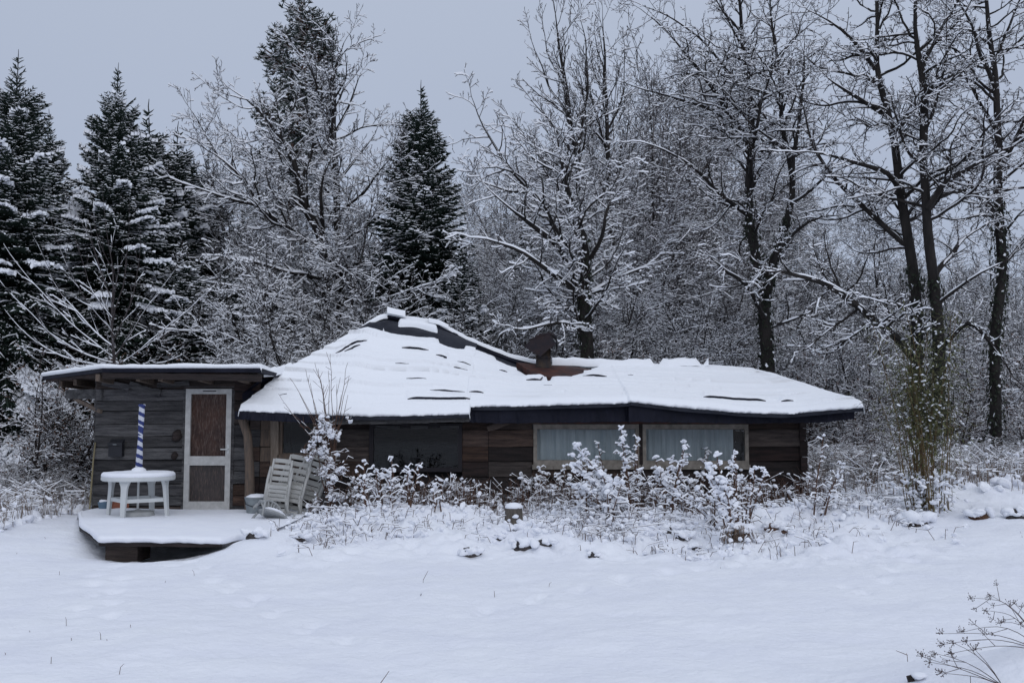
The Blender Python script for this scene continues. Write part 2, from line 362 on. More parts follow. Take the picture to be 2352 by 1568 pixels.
def snow_part(B, th=.02, cover=.9, wide=1.15, seedn=1, five=False, minw=0.0, steepcut=.9):
    P, R, T, sd, up, same, steep = B.arrays()
    rs = np.random.RandomState(seedn); N = len(P)
    h = np.sqrt(np.clip(1 - T[:, 2] ** 2, 0, 1)); h = np.clip((h - .35) / .65, 0, 1)
    t = th * (.25 + h) * (rs.uniform(.85, 1.1, N) if five and cover > .96 else rs.uniform(.45, 1.35, N)) * (h > .02)
    t *= rs.rand(N) < cover
    hz = np.array([[0, 0, 1.]])
    sh = np.cross(T, np.repeat(hz, N, 0)); sh /= np.maximum(np.linalg.norm(sh, axis=1), 1e-6)[:, None]
    wd = np.maximum(R * wide, np.minimum(t * .55, .7 * R + minw)) * (t > 0) + R * .6 * (t <= 0)
    t2 = np.where(t > 0, t, -R * .5)
    if five:
        A = [(-1, .15), (-.72, .75), (0, 1.0), (.72, .75), (1, .15)]
    else:
        A = [(-1, .12), (0, 1.0), (1, .12)]
    k = len(A); V = np.zeros((N, k, 3))
    for q, (u, hh) in enumerate(A):
        V[:, q] = P + sh * (wd * u)[:, None] + np.array([0, 0, 1.])[None] * (R * (.25 + .75 * hh) * h + t2 * hh)[:, None]
    nxt = np.roll(t, -1); ok = same & ~steep & ((t > 0) | (nxt > 0))
    i = np.nonzero(ok)[0]; j = np.arange(k - 1)
    a = i[:, None] * k + j[None]
    Q = np.stack([a, a + 1, a + 1 + k, a + k], -1).reshape(-1, 4)
    used = np.unique(Q); mp = np.zeros(N * k, int); mp[used] = np.arange(len(used))
    return V.reshape(-1, 3)[used], mp[Q]
def join(parts):
    """parts: list of (V,Q,matindex)"""
    V = []; Q = []; mi = []; off = 0
    for v, q, m_ in parts:
        if len(q) == 0: continue
        V.append(v); Q.append(q + off); mi.append(m_); off += len(v)
    return np.concatenate(V), Q, mi
def perp(d):
    v = Vector((ru(-1, 1), ru(-1, 1), ru(-1, 1))); v = v - d * v.dot(d)
    return v.normalized() if v.length > 1e-3 else Vector((1, 0, 0))
class GP:      # growth parameters
    def __init__(s, **k):
        s.wob = .22; s.trop = .06; s.ang = (35, 65); s.den = (2.2, 3.4, 6.0, 9.0); s.ratio = (.35, .6); s.minr = .004; s.maxl = 4; s.start = .25; s.rr = .55; s.seg = .22; s.droop = 0.0
        s.__dict__.update(k)
def grow(big, small, p, d, L, r, lvl, g, thin=.02):
    n = max(3, min(12, int(L / (g.seg * (1.6 if lvl < 1 else 1)))))
    st = L / n; pts = [p.copy()]; rad = [r]; d = d.normalized(); dirs = [d.copy()]
    for i in range(n):
        d = d + Vector((ru(-1, 1), ru(-1, 1), ru(-1, 1))) * g.wob + Vector((0, 0, g.trop - g.droop * (lvl >= 2)))
        d.normalize(); p = p + d * st; pts.append(p.copy()); dirs.append(d.copy()); rad.append(max(g.minr, r * (1 - .72 * (i + 1) / n)))
    (big if r > thin else small).add(pts, rad)
    if lvl >= g.maxl: return
    sprout(big, small, pts, rad, dirs, L, lvl, g, thin)
def sprout(big, small, pts, rad, dirs, L, lvl, g, thin=.02, start=None, bias=None):
    n = len(pts) - 1; cnt = int(L * g.den[min(lvl, len(g.den) - 1)] + rnd())
    cnt = max(cnt, 2)
    s0 = g.start if start is None else start
    for q in range(cnt):
        t = s0 + (1 - s0) * (q + rnd()) / cnt; i = min(int(t * n), n - 1); f = t * n - i
        pp = pts[i].lerp(pts[i + 1], f); dd = dirs[i]
        a = math.radians(ru(*g.ang)); pr = perp(dd)
        if bias is not None: pr = (pr + bias * .6).normalized()
        nd = dd * math.cos(a) + pr * math.sin(a)
        Lc = L * ru(*g.ratio) * (1.15 - .65 * t)
        if lvl == 0: Lc = min(Lc, 3.2)
        rc = max(g.minr, min(rad[i] * g.rr, .010 + Lc * .012))
        grow(big, small, pp, nd, Lc, rc, lvl + 1, g, thin)
def resample(pts, rad, seg=.25, wob=.03):
    P = [Vector(pts[0])]; R = [rad[0]]
    for a, b, ra, rb in zip(pts[:-1], pts[1:], rad[:-1], rad[1:]):
        a = Vector(a); b = Vector(b); n = max(1, int((b - a).length / seg))
        for i in range(1, n + 1):
            P.append(a.lerp(b, i / n) + Vector((ru(-wob, wob), ru(-wob, wob), ru(-wob, wob) * .5))); R.append(ra + (rb - ra) * i / n)
    # smooth
    for _ in range(2):
        P = [P[0]] + [(P[i - 1] + P[i] * 2 + P[i + 1]) / 4 for i in range(1, len(P) - 1)] + [P[-1]]
    return P, R
def tree_parts(root, trunk, big, small, bark='bark', twig='twig', snow=.028, cover=.85, base=Vector((0, 0, 0)), seedn=1, snow_mat='snow_twig'):
    parts = []
    if trunk.L:
        v, q = wood_part(trunk, 10); sv, sq = snow_part(trunk, snow * 1.3, cover, 1.0, seedn, five=True)
        V, Q, mi = join([(v, q, 0), (sv, sq, 1)]); parts.append(('trunk', make_mesh('trunk', V - np.array(base), Q, mi, (bark, snow_mat), True)))
    lst = []
    if big.L:
        v, q = wood_part(big, 5); sv, sq = snow_part(big, snow * 1.2, cover, 1.05, seedn + 1, five=True); lst += [(v, q, 0), (sv, sq, 2)]
    if small.L:
        v, q = wood_part(small, 3); sv, sq = snow_part(small, snow, cover, 1.1, seedn + 2, minw=.004); lst += [(v, q, 1), (sv, sq, 2)]
    V, Q, mi = join(lst); parts.append(('crown', make_mesh('crown', V - np.array(base), Q, mi, (bark, twig, snow_mat), False)))
    return [link(n, me, root) for n, me in parts]

def hero(label, trunks, Y, g, name='bare_tree', limbs=(), snow=.028, cover=.85, bark='bark', twig='twig', sd=1, ivy=None, spr=.45, cat='tree', group=None):
    """trunks/limbs: polylines of (px,py,dY,radius)"""
    seed(sd); T = BR(); big = BR(); small = BR()
    b0 = at(trunks[0][0][0], trunks[0][0][1], Y + trunks[0][0][2]); base = Vector((b0.x, b0.y, gz(b0.x, b0.y)))
    first = True; ivypts = []
    for tk in trunks:
        pts = [at(x, y, Y + dy) for x, y, dy, r in tk]; rad = [q[3] for q in tk]
        if first: pts = [Vector((pts[0].x, pts[0].y, base.z - .1))] + pts; rad = [rad[0] * 1.25] + rad; first = False
        P, R = resample(pts, rad, .35, .09); T.add(P, R); ivypts.append((P, R))
        dirs = [(P[min(i + 1, len(P) - 1)] - P[max(i - 1, 0)]).normalized() for i in range(len(P))]
        L = sum((a - b).length for a, b in zip(P[:-1], P[1:]))
        gg = GP(**{**g.__dict__}); gg.ratio = (.22, .42); gg.den = (g.den[0] * 1.2,) + tuple(g.den[1:]); sprout(big, small, P, R, dirs, min(L, 8), 0, gg, start=spr)
        grow(big, small, P[-1], dirs[-1], 1.2, R[-1], 2, g)
    for tk in limbs:
        pts = [at(x, y, Y + dy) for x, y, dy, r in tk]; rad = [q[3] for q in tk]
        P, R = resample(pts, rad, .25, .10); big.add(P, R)
        dirs = [(P[min(i + 1, len(P) - 1)] - P[max(i - 1, 0)]).normalized() for i in range(len(P))]
        L = sum((a - b).length for a, b in zip(P[:-1], P[1:]))
        gg = GP(**{**g.__dict__}); gg.den = (g.den[0] * 1.5,) + tuple(g.den[1:]); gg.ratio = (.2, .42)
        sprout(big, small, P, R, dirs, L, 0, gg, start=.12)
        grow(big, small, P[-1], dirs[-1], .9, R[-1], 2, g)
    root = thing(name, label, cat, base, 0, group)
    tree_parts(root, T, big, small, bark, twig, snow, cover, base, sd)
    if ivy:
        zmax = ivy; V = []; Q = []
        for P, R in ivypts:
            for i in range(len(P) - 1):
                if P[i].z > zmax + ru(-.6, .6): continue
                for _ in range(90):
                    a = ru(0, 6.283); rr = R[i] + ru(0, .11) * (.4 + abs(vn(a * 1.5, P[i].z * 1.3)) * 3); c = P[i].lerp(P[i + 1], rnd()) + Vector((math.cos(a), math.sin(a), 0)) * rr - base
                    s_ = ru(.025, .05); u = perp(Vector((math.cos(a), math.sin(a), 0))) * s_; w_ = Vector((0, 0, -1)) * s_ + Vector((math.cos(a), math.sin(a), 0)) * s_ * .5
                    k = len(V); V += [c - u, c + w_, c + u, c - w_ * .7]; Q.append((k, k + 1, k + 2, k + 3))
        link('ivy', make_mesh('ivy', np.array([tuple(v) for v in V]), [np.array(Q)], [(np.random.RandomState(sd).rand(len(Q)) < .07).astype(int)], ('ivy', 'snow_twig')), root)
    return root

# ================================================================== THE GROUND
def axis(bps):
    out_ = []
    for a, b, st in bps: out_.append(np.arange(a, b, st))
    return np.concatenate(out_ + [np.array([bps[-1][1]])])
gx = axis([(-400, -60, 20), (-60, -14, 1.5), (-14, -9, .15), (-9, 9, .05), (9, 14, .15), (14, 60, 1.5), (60, 400, 20)])
gy = axis([(-40, 3, 1.5), (3, 11, .05), (11, 17, .045), (17, 30, .25), (30, 80, 2), (80, 600, 20)])
GX, GY = np.meshgrid(gx, gy, indexing='ij'); GZ = ground_z(GX, GY)
nx_, ny_ = GX.shape; idx = np.arange(nx_ * ny_).reshape(nx_, ny_)
Q = np.stack([idx[:-1, :-1], idx[1:, :-1], idx[1:, 1:], idx[:-1, 1:]], -1).reshape(-1, 4)
tag(link('ground', make_mesh('ground', np.stack([GX, GY, GZ], -1).reshape(-1, 3), [Q], [0], ('snow_field',), True)), kind='structure')

# ================================================================== THE HUT
YW, YB = 16.5, 22.0                          # front and back wall planes
def X(px, Y=YW): return (px - 1176) / F_PX * Y
def Z(py, Y=YW): return at(1176, py, Y).z
hut = thing('wooden_hut', 'low ramshackle plank hut with a snow covered roof and a flat roofed annex', 'hut', (0, 0, 0))
seed(3)
def planks(mb, x0, x1, z0, z1, Y, holes=(), rowh=.2, mats=(0,), splits=()):
    z = z0; k = 0
    while z < z1 - .03:
        h = min(rowh * ru(.75, 1.25), z1 - z)
        if z1 - z - h < .06: h = z1 - z
        iv = [(x0, x1)]
        for (a, b, c, d) in holes:
            if z + h * .5 > c and z + h * .5 < d:
                nv = []
                for (p, q) in iv:
                    if b <= p or a >= q: nv.append((p, q)); continue
                    if a > p: nv.append((p, a))
                    if b < q: nv.append((b, q))
                iv = nv
        for (p, q) in iv:
            cuts = [p] + [s_ for s_ in splits if p + .1 < s_ < q - .1] + [q]
            if q - p > 2.6 and not splits: cuts = [p, ru(p + .9, q - .9), q]
            for a, b in zip(cuts[:-1], cuts[1:]):
                if b - a < .02: continue
                n = max(2, int((b - a) / .18)); yo = Y - ru(0, .018); V = []; tilt = .018
                f1 = ru(0, 9); 
                for i in range(n + 1):
                    x = a + (b - a) * i / n + (ru(-.006, .006) if 0 < i < n else (0.004 if i == 0 else -.004))
                    lo = z + .007 + .016 * vn(x * 2.2, k * 9 + f1) ; hi = z + h - .004 + .014 * vn(x * 2.2, k * 9 + 5)
                    V += [(x, yo - tilt, lo), (x, yo, hi), (x, yo + .03, hi), (x, yo + .03, lo)]
                Fc = [(0, 1, 2, 3), (4 * n + 3, 4 * n + 2, 4 * n + 1, 4 * n)]
                for i in range(n):
                    for j in range(4): Fc.append((4 * i + j, 4 * i + 4 + j, 4 * i + 4 + (j + 1) % 4, 4 * i + (j + 1) % 4))
                mb.add(V, Fc, random.choice(mats) if not callable(mats) else mats((a + b) / 2, z + h / 2))
        z += h; k += 1
ZD = .17                                      # deck top
door_h = (X(426), X(539), ZD - .05, Z(890))
# annex walls
aw = MB(); planks(aw, X(222), X(575), ZD - .1, Z(868), YW, [door_h], .20, (0, 0, 0, 1))
aw.box(X(222) + .01, door_h[0] - .01, YW + .035, YW + .08, 0, Z(868), 2); aw.box(door_h[1] + .01, X(575), YW + .035, YW + .08, 0, Z(868), 2)
aw.box(door_h[0] - .01, door_h[1] + .01, YW + .035, YW + .08, door_h[3], Z(868), 2)
# left side wall (boards seen edge on) and back
for i in range(12): aw.box(X(222) - .02 - (i % 2) * .01, X(222) + .01, YW + .01, 19.6, .05 + i * .2, .05 + i * .2 + .19, 0)
aw.box(X(222), X(575), 19.6, 19.66, 0, 2.1, 1)
aw.build('annex_wall', ('board_grey', 'board_brown', 'interior'), hut)
# bent loose boards on the annex
lb = MB(); lb.beam((X(300), YW - .05, Z(884)), (X(372), YW - .05, Z(903)), .02, .11, 0, up=(0, 0, 1), wob=.012, n=8); lb.beam((X(365), YW - .07, Z(885)), (X(438), YW - .07, Z(880)), .02, .09, 0, wob=.01, n=5)
lb.beam((X(238), YW - .055, Z(878)), (X(300), YW - .055, Z(890)), .02, .12, 0, wob=.012, n=4)
lb.build('loose_board', 'board_grey', hut)
for kp in ((412, 1000, .085), (408, 1045, .06)):
    kn = MB(); kn.blobs([(X(kp[0]), YW - .03, Z(kp[1]))], np.array([kp[2]]), 0, squash=1.2, jit=.14); kn.build('knot', 'board_dark', hut, smooth=True)

# main walls
W1 = (X(1225), X(1466), Z(1073), Z(974)); W2 = (X(1474), X(1716), Z(1073), Z(974))
WD = (X(850), X(1062), Z(1083), Z(972)); WS = (X(645), X(728), Z(1050), Z(960))
def wmat(x, z):
    if x > X(1700): return 2 if z < .95 else random.choice((1, 1, 2))
    if z < Z(1090): return random.choice((2, 2, 0))
    if x < X(720): return random.choice((0, 0, 1, 3))
    return random.choice((1, 1, 1, 0, 2))
mw = MB(); planks(mw, X(548) + .2, X(1835), .0, Z(960), YW + .02, [W1, W2, WD, WS], .235, wmat, splits=(X(600), X(725), X(1060), X(1122), X(1222), X(1470)))
mw.box(X(1722), X(1835), YW + .06, YW + .1, 0, 1.9, 4); mw.box(X(548), X(645), YW + .06, YW + .1, 0, 1.9, 4); mw.box(X(728), X(850), YW + .06, YW + .1, 0, 1.9, 4)
mw.box(X(1062), X(1225), YW + .06, YW + .1, 0, 1.9, 4); mw.box(X(645), X(1722), YW + .1, YW + .14, 0, Z(1085), 4)
for i in range(7): mw.box(X(1835) - .01, X(1835) + .03 + (i % 2) * .012, YW + .0, YB, .02 + i * .235, .02 + i * .235 + .225, 2)
mw.box(X(575), X(1835), YB, YB + .05, 0, 1.9, 2)
mw.build('wall', ('board_grey', 'board_brown', 'board_dark', 'wood_post', 'interior'), hut)
fl = MB(); fl.box(X(225), X(1830), YW + .15, YB - .01, -.05, .12, 0); fl.box(X(560), X(575), YW + .15, YB - .01, .12, 1.85, 0); fl.build('floor', 'interior', hut)
# corner log with stacked uneven ends
cl = MB(); zz = .12
for i in range(7):
    h = ru(.2, .27); cl.box(X(1833), X(1833) + ru(.10, .15), YW - ru(.02, .10), YW + .2, zz, zz + h - .012, 0); zz += h
cl.build('corner_post', 'board_dark', hut)
ps = MB(); ps.tube([(X(592), YW - .35, ZD), (X(590), YW - .35, .9), (X(584), YW - .35, 1.4), (X(572), YW - .35, Z(962, 16.2))], [.085, .075, .07, .075], 8); ps.build('post', 'wood_post', hut, smooth=True)
pb = MB(); pb.beam((X(636), YW - .04, .75), (X(634), YW - .04, Z(964)), .03, .13, 0, up=(1, 0, 0), wob=.005, n=6); pb.build('post', 'wood_pale', hut)
ct = MB(); ct.box(X(1467), X(1473) + .01, YW - .03, YW + .03, .5, 1.85, 0); ct.build('post', 'board_dark', hut)
hd = MB(); hd.box(X(1215), X(1730), YW - .05, YW + .0, Z(973), Z(958), 0); hd.build('beam', 'rust', hut)

# windows
def window(r, frame, fw, bottom, curtain=None, deep=.03, gap=0, name='window'):
    x0, x1, z0, z1 = r; o = thing_part('window', hut)
    m = MB(); y0, y1 = YW - deep, YW + .06
    m.box(x0, x0 + fw, y0, y1, z0, z1); m.box(x1 - fw, x1, y0, y1, z0, z1); m.box(x0 + fw, x1 - fw, y0, y1, z1 - fw, z1); m.box(x0 + fw, x1 - fw, y0, y1, z0, z0 + fw + bottom)
    if frame != 'frame_dark': m.box(x0 - .02, x1 + .02, y0 - .025, y0 - .002, z0 - .03, z0 + .045); m.box(x0 + fw * .9, x1 - fw * .9, y0 + .02, y1 - .01, z1 - fw - .02, z1 - fw + .002)
    m.build('frame', frame, o)
    g = MB(); g.box(x0 + fw * .8, x1 - fw * .8, YW + .015, YW + .018, z0 + fw * .8, z1 - fw * .8); g.build('pane', 'glass', o)
    if curtain:
        c = MB(); n = 90; xa, xb = x0 + fw * .6, x1 - fw * .6 - gap; V = []
        for i in range(n + 1):
            x = xa + (xb - xa) * i / n; y = YW + .11 + .018 * math.sin(i * .9) + .01 * math.sin(i * 2.3)
            V += [(x, y, z0), (x, y, z1)]
        c.add(V, [(2 * i, 2 * i + 2, 2 * i + 3, 2 * i + 1) for i in range(n)])
        c.build('curtain', 'curtain', o, smooth=True)
    return o
def thing_part(name, parent):
    o = bpy.data.objects.new(name, None); COL.objects.link(o); o.parent = parent; return o
window(W1, 'frame_cream', .06, .06, True)
window(W2, 'frame_cream', .06, .05, True, gap=.19)
window(WD, 'frame_dark', .07, 0)
window(WS, 'wood_post', .05, .02)
# hanging slats above the dark window and things seen inside
sl_ = MB()
for a, b in ((865, 920), (945, 985), (1012, 1055)):
    sl_ = MB(); sl_.box(X(a), X(b), YW - .07, YW - .05, Z(984), Z(977)); sl_.build('slat', 'board_grey', hut)
# door
D = thing_part('door', hut); x0, x1 = X(430), X(535); z0, z1 = ZD + .0, Z(893)
m = MB(); y0, y1 = YW - .05, YW + .03; fw = .085
m.box(x0, x0 + fw, y0, y1, z0, z1); m.box(x1 - fw, x1, y0, y1, z0, z1); m.box(x0 + fw, x1 - fw, y0, y1, z1 - .085, z1)
zm = Z(1068); m.box(x0 + fw, x1 - fw, y0 + .003, y1, zm, zm + .15); m.box(x0 + fw, x1 - fw, y0 + .003, y1, z0, z0 + .15)
m.box(x0 + .28, x0 + .5, y0 - .005, y0 + .001, z1 - .045, z1 - .03, 1)
m.build('frame', ('frame_white', 'mailbox'), D)
g = MB(); g.box(x0 + fw - .01, x1 - fw + .01, YW + .0, YW + .012, zm + .14, z1 - .08); g.build('pane', 'ribbed', D); g = MB(); g.box(x0 + fw - .01, x1 - fw + .01, YW + .0, YW + .012, z0 + .14, zm + .01); g.build('pane', 'ribbed_grey', D)
hnd = MB(); hnd.tube([(x1 - .04, y0 - .05, Z(1031)), (x1 - .15, y0 - .055, Z(1031))], .012, 8); hnd.tube([(x1 - .04, y0 + .01, Z(1031)), (x1 - .04, y0 - .055, Z(1031))], .012, 8); hnd.box(x1 - .06, x1 - .02, y0 - .01, y0 - .001, Z(1040), Z(1020)); hnd.build('handle', 'plastic', D)
jb = MB(); jb.box(x0 - .045, x0 - .004, YW - .03, YW + .05, ZD, z1 + .04); jb.box(x1 + .004, x1 + .045, YW - .03, YW + .05, ZD, z1 + .04); jb.box(x0 - .004, x1 + .004, YW - .03, YW + .05, z1 + .004, z1 + .04); jb.build('door_case', 'board_grey', hut)

# ---- main roof
def prof(pts): # list of (px,py,Y) -> arrays by x
    P = np.array([tuple(at(*p)) for p in pts]); return P
LB = prof([(548, 943, 15.9), (700, 950, 15.9), (850, 956, 15.85), (1080, 951, 15.85)])
LT = prof([(548, 942, 15.95), (600, 905, 16.3), (640, 868, 16.8), (700, 832, 17.3), (770, 793, 17.9), (850, 741, 18.6), (890, 734, 19), (930, 742, 19), (1005, 752, 19), (1095, 790, 19)])
RB = prof([(1068, 934, 16.1), (1200, 932, 16.1), (1300, 929, 16.05), (1442, 925, 16.0), (1446, 922, 15.95), (1560, 935, 15.9), (1700, 947, 15.85), (1800, 950, 15.85), (1900, 942, 15.85), (1985, 936, 15.9)])
RT = prof([(1080, 784, 19), (1140, 812, 19), (1205, 840, 19), (1270, 842, 19), (1500, 843, 19), (1620, 845, 19), (1722, 851, 19), (1800, 872, 18), (1900, 905, 16.9), (1985, 930, 15.98)])
def roof_piece(Bp, Tp, name, zback, fill, back_y=22.4, th=.066, sd=1, slots=(), bulge=None, mask=None, slope_rows=240):
    xs = np.linspace(Bp[0, 0], Bp[-1, 0], int((Bp[-1, 0] - Bp[0, 0]) / .016))
    b = np.stack([xs, np.interp(xs, Bp[:, 0], Bp[:, 1]), np.interp(xs, Bp[:, 0], Bp[:, 2])], 1)
    tx = np.clip(xs, Tp[0, 0], Tp[-1, 0])
    t = np.stack([xs, np.interp(xs, Tp[:, 0], Tp[:, 1]), np.interp(xs, Tp[:, 0], Tp[:, 2])], 1)
    # ---- structural sheet
    nb = 60; k = np.linspace(0, len(xs) - 1, 120).astype(int)
    rows = [b[k] + (t[k] - b[k]) * v for v in np.linspace(0, 1, nb)]
    bk = np.stack([xs, np.full(len(xs), back_y), np.full(len(xs), zback)], 1)
    rows += [t[k] + (bk[k] - t[k]) * v for v in np.linspace(.1, 1, 12)]
    G = np.array(rows); ny, nx = G.shape[:2]
    L = np.linalg.norm(t - b, axis=1)
    if bulge is not None:
        G[:nb, :, 2] += np.array([bulge(xs[k], np.full(len(k), v_)) for v_ in np.linspace(0, 1, nb)])
    if name: 
        G[:nb, :, 2] += .012 * np.array([vn(xs[k] * 2, i * .35) for i in range(nb)])
    top = G; bot = G.copy(); bot[..., 2] -= .06
    V = np.concatenate([top.reshape(-1, 3), bot.reshape(-1, 3)]); id_ = np.arange(ny * nx).reshape(ny, nx); o2 = ny * nx
    Qs = [np.stack([id_[:-1, :-1], id_[:-1, 1:], id_[1:, 1:], id_[1:, :-1]], -1).reshape(-1, 4), np.stack([id_[:-1, :-1], id_[1:, :-1], id_[1:, 1:], id_[:-1, 1:]], -1).reshape(-1, 4) + o2]
    for e_ in (id_[0], id_[-1][::-1], id_[:, 0][::-1], id_[:, -1]):
        Qs.append(np.stack([e_[:-1], e_[:-1] + o2, e_[1:] + o2, e_[1:]], -1))
    # close side gaps: gables down to the wall plate
    roof = link('roof', make_mesh('roof', V, Qs, [0] * len(Qs), ('tarp',), False), hut)
    # ---- snow sheet
    vs = np.concatenate([[-.016, -.014, -.004], np.linspace(.004, 1, slope_rows)]); vb = np.linspace(.03, 1, 24)
    VX, VV = np.meshgrid(xs, vs)
    Lr = L[None]; s_ = VV * np.maximum(Lr, .02)          # metres up the slope
    P = b[None] + (t - b)[None] * np.clip(VV, 0, 1)[..., None]
    ph = s_ / .30 + .12 * vn(VX, s_ * 0 + sd, .5) + .25 * ss(1.0, 3.2, s_) * vn(VX + 40, s_, .35) * 2
    row = np.floor(ph); fr = ph - row
    amp = np.clip(.25 + 1.5 * (vn(VX, row * 7.7 + sd, .9) + .25), 0, 1.25)
    step = .055 * amp * (1 - fr) ** .8 * (1 - (sd == 5) * ss(.80, .95, VV))
    thick = th + .015 * fbm(VX, s_, 2.0, 2) + .006 * fbm(VX, s_, 12, 2)
    gap = ss(.20, .24, vn(VX + 3.3, row * 5.1 + sd * 3, .75)) * ss(.90, .95, fr) * (1 - ss(.985, 1.0, fr)) * (s_ > .25)
    thick = thick * (1 - .35 * gap)
    hgt = thick + step
    # drip edge rounding
    edge = ss(-.0, .09, s_); lump = .022 * vn(VX, 0 * VX, 5) + .024 * vn(VX, 0 * VX, 14) + .022 * vn(VX, 0 * VX, 38)
    hgt = hgt * (.55 + .45 * edge)
    P[..., 2] += hgt
    for r_, (dy, f_) in enumerate(((.0, -.25), (-.035, .15), (-.035, .5))):
        P[r_] = b; P[r_, :, 1] += dy + lump[0] * (r_ > 0); P[r_, :, 2] += hgt[3] * f_ + lump[0] * (r_ > 0)
    P[0, :, 2] = b[:, 2] - .012; P[0, :, 1] = b[:, 1] + .02
    if bulge is not None: P[3:, :, 2] += bulge(VX, VV)[3:]
    PXg = VX * F_PX / (15.9 + 3.1 * VV) + 1176; boards = []
    for vv, a, b_, lf in slots:
        vc = vv + .012 * vn(VX, VX * 0 + vv * 50, 1.5); wn = ss(a, a + 14, PXg) * (1 - ss(b_ - 14, b_, PXg)); P[..., 2] += lf * .6 * ss(0, .006, VV - vc) * (1 - ss(.03, .13, VV - vc)) * wn
    for vv, a, b_, lf in slots:
        Vb = []
        for i in range(len(xs)):
            px_ = xs[i] * F_PX / (15.9 + 3.1 * vv) + 1176
            if a + 3 < px_ < b_ - 3 and i % 3 == 0:
                vc = vv + .012 * float(vn(xs[i], vv * 50, 1.5)); r0_ = int(np.searchsorted(vs, vc - .003)); r1_ = int(np.searchsorted(vs, vc + .012)); pl = P[r0_, i]; ph_ = P[r1_, i]; e_ = min(1, (px_ - a) / 25, (b_ - px_) / 25)
                zl = pl[2] - .02; zh = zl + .02 + max(.003, min(.034, (ph_[2] - pl[2] - .012)) * e_)
                Vb += [(xs[i], pl[1] - .012, zl), (xs[i], pl[1] - .012, zh), (xs[i], ph_[1] + .02, zh), (xs[i], ph_[1] + .02, zl)]
        n_ = len(Vb) // 4 - 1
        if n_ > 1:
            mb = MB(); mb.add(Vb, [(4 * i + j, 4 * i + (j + 1) % 4, 4 * i + 4 + (j + 1) % 4, 4 * i + 4 + j) for i in range(n_) for j in range(4)] + [(3, 2, 1, 0), (4 * n_, 4 * n_ + 1, 4 * n_ + 2, 4 * n_ + 3)]); mb.build('board_edge', 'tarp_navy', roof)
    if mask is not None:
        mk = mask(VX, VV); P[..., 2] -= mk * (hgt + .12)
    Bk = t[None] + (bk - t)[None] * vb[:, None, None]; Bk[..., 2] += (hgt[-1] * (1 - .0 * vb[:, None]))[...] if True else 0
    # ragged side edges
    G = np.concatenate([P, Bk]); G[:, 0, 2] -= .09; G[:, -1, 2] -= .09
    ny, nx = G.shape[:2]; id_ = np.arange(ny * nx).reshape(ny, nx)
    Q1 = np.stack([id_[:-1, :-1], id_[:-1, 1:], id_[1:, 1:], id_[1:, :-1]], -1).reshape(-1, 4)
    link('snow_cover', make_mesh('snow_cover', G.reshape(-1, 3), [Q1], [0], ('snow_roof',), True), roof)
    return roof
PXL = lambda x, Y: x * F_PX / Y + 1176
def maskL(x, v):
    px = x * F_PX / (15.9 + 3.1 * v) + 1176
    vt = np.interp(px, [700, 790, 830, 870, 900, 960, 1010, 1060, 1100], [1.2, 1.2, .93, .86, .79, .77, .76, .77, .80]) + .05 * vn(x, v * 0, 3)
    m_ = ss(0, .02, v - vt)
    patch = ss(0, .03, .05 - np.abs(v - (.90 + .02 * np.sin(x * 6)))) * ss(905, 920, px) * (1 - ss(1000, 1010, px))
    m_ = m_ * (1 - patch)
    return m_
def maskR(x, v):
    px = x * F_PX / (15.9 + 3.1 * v) + 1176
    vt = np.interp(px, [1070, 1160, 1195, 1225, 1260, 1300, 1340, 1375, 1400], [.82, .76, .70, .56, .50, .54, .70, .90, 1.2]) + .04 * vn(x, v * 0, 4)
    m_ = ss(0, .02, v - vt)
    m_ = m_ * (1 - .98 * ss(.972, .985, v) * ss(1262, 1275, px))
    return m_
SL = [(.70, 795, 840, .05), (.735, 780, 852, .06), (.655, 915, 990, .05), (.60, 995, 1035, .07), (.115, 930, 1092, .05), (.50, 1035, 1078, .04), (.57, 1045, 1088, .04), (.33, 930, 985, .012), (.20, 985, 1075, .03), (.47, 900, 945, .010), (.26, 830, 850, .008), (.30, 655, 680, .010)]
def bulgeL(x, v):
    px = x * F_PX / (15.9 + 3.1 * v) + 1176; vt = np.interp(px, [700, 790, 830, 870, 900, 960, 1010, 1060, 1100], [1.2, 1.2, .93, .86, .79, .77, .76, .77, .80])
    return .11 * ss(-.01, .08, v - vt) * (1 - .75 * ss(.9, 1, v)) + .02 * vn(x, v * 3, 4) * ss(0, .05, v - vt)
rL = roof_piece(LB, LT, 'l', 1.85, 0, sd=2, mask=maskL, slots=SL, bulge=bulgeL)
rR = roof_piece(RB, RT, 'r', 1.85, 0, sd=5, mask=maskR, slope_rows=230, slots=[(.155, 1606, 1765, .075), (.135, 1782, 1826, .07), (.60, 1335, 1402, .055), (.64, 1436, 1458, .05), (.60, 1142, 1172, .06), (.50, 1200, 1255, .06), (.13, 1070, 1118, .05), (.50, 1700, 1722, .012), (.33, 1240, 1275, .010)])
# gable fill between the two slopes
# fascias
def fascia(px0, px1, top, bot, Y, matn, sd_, nm='fascia'):
    seed(sd_); n = 60; V = []; Fc = []
    for i in range(n + 1):
        px = px0 + (px1 - px0) * i / n; f = i / n
        a = at(px, np.interp(f, *zip(*top)), Y); b_ = at(px, np.interp(f, *zip(*bot)), Y); j = ru(-.012, .012)
        V += [(a.x, Y, a.z), (b_.x, Y - .01 + j, b_.z + ru(-.008, .008)), (b_.x, Y + .03 + j, b_.z), (a.x, Y + .03, a.z)]
    for i in range(n):
        for j in range(4): Fc.append((4 * i + j, 4 * i + (j + 1) % 4, 4 * i + 4 + (j + 1) % 4, 4 * i + 4 + j))
    Fc += [(3, 2, 1, 0), (4 * n, 4 * n + 1, 4 * n + 2, 4 * n + 3)]
    mb = MB(); mb.add(V, Fc); mb.build(nm, matn, hut)
fascia(540, 730, [(0, 944), (1, 952)], [(0, 962), (1, 972)], 15.9, 'tarp_navy', 1)
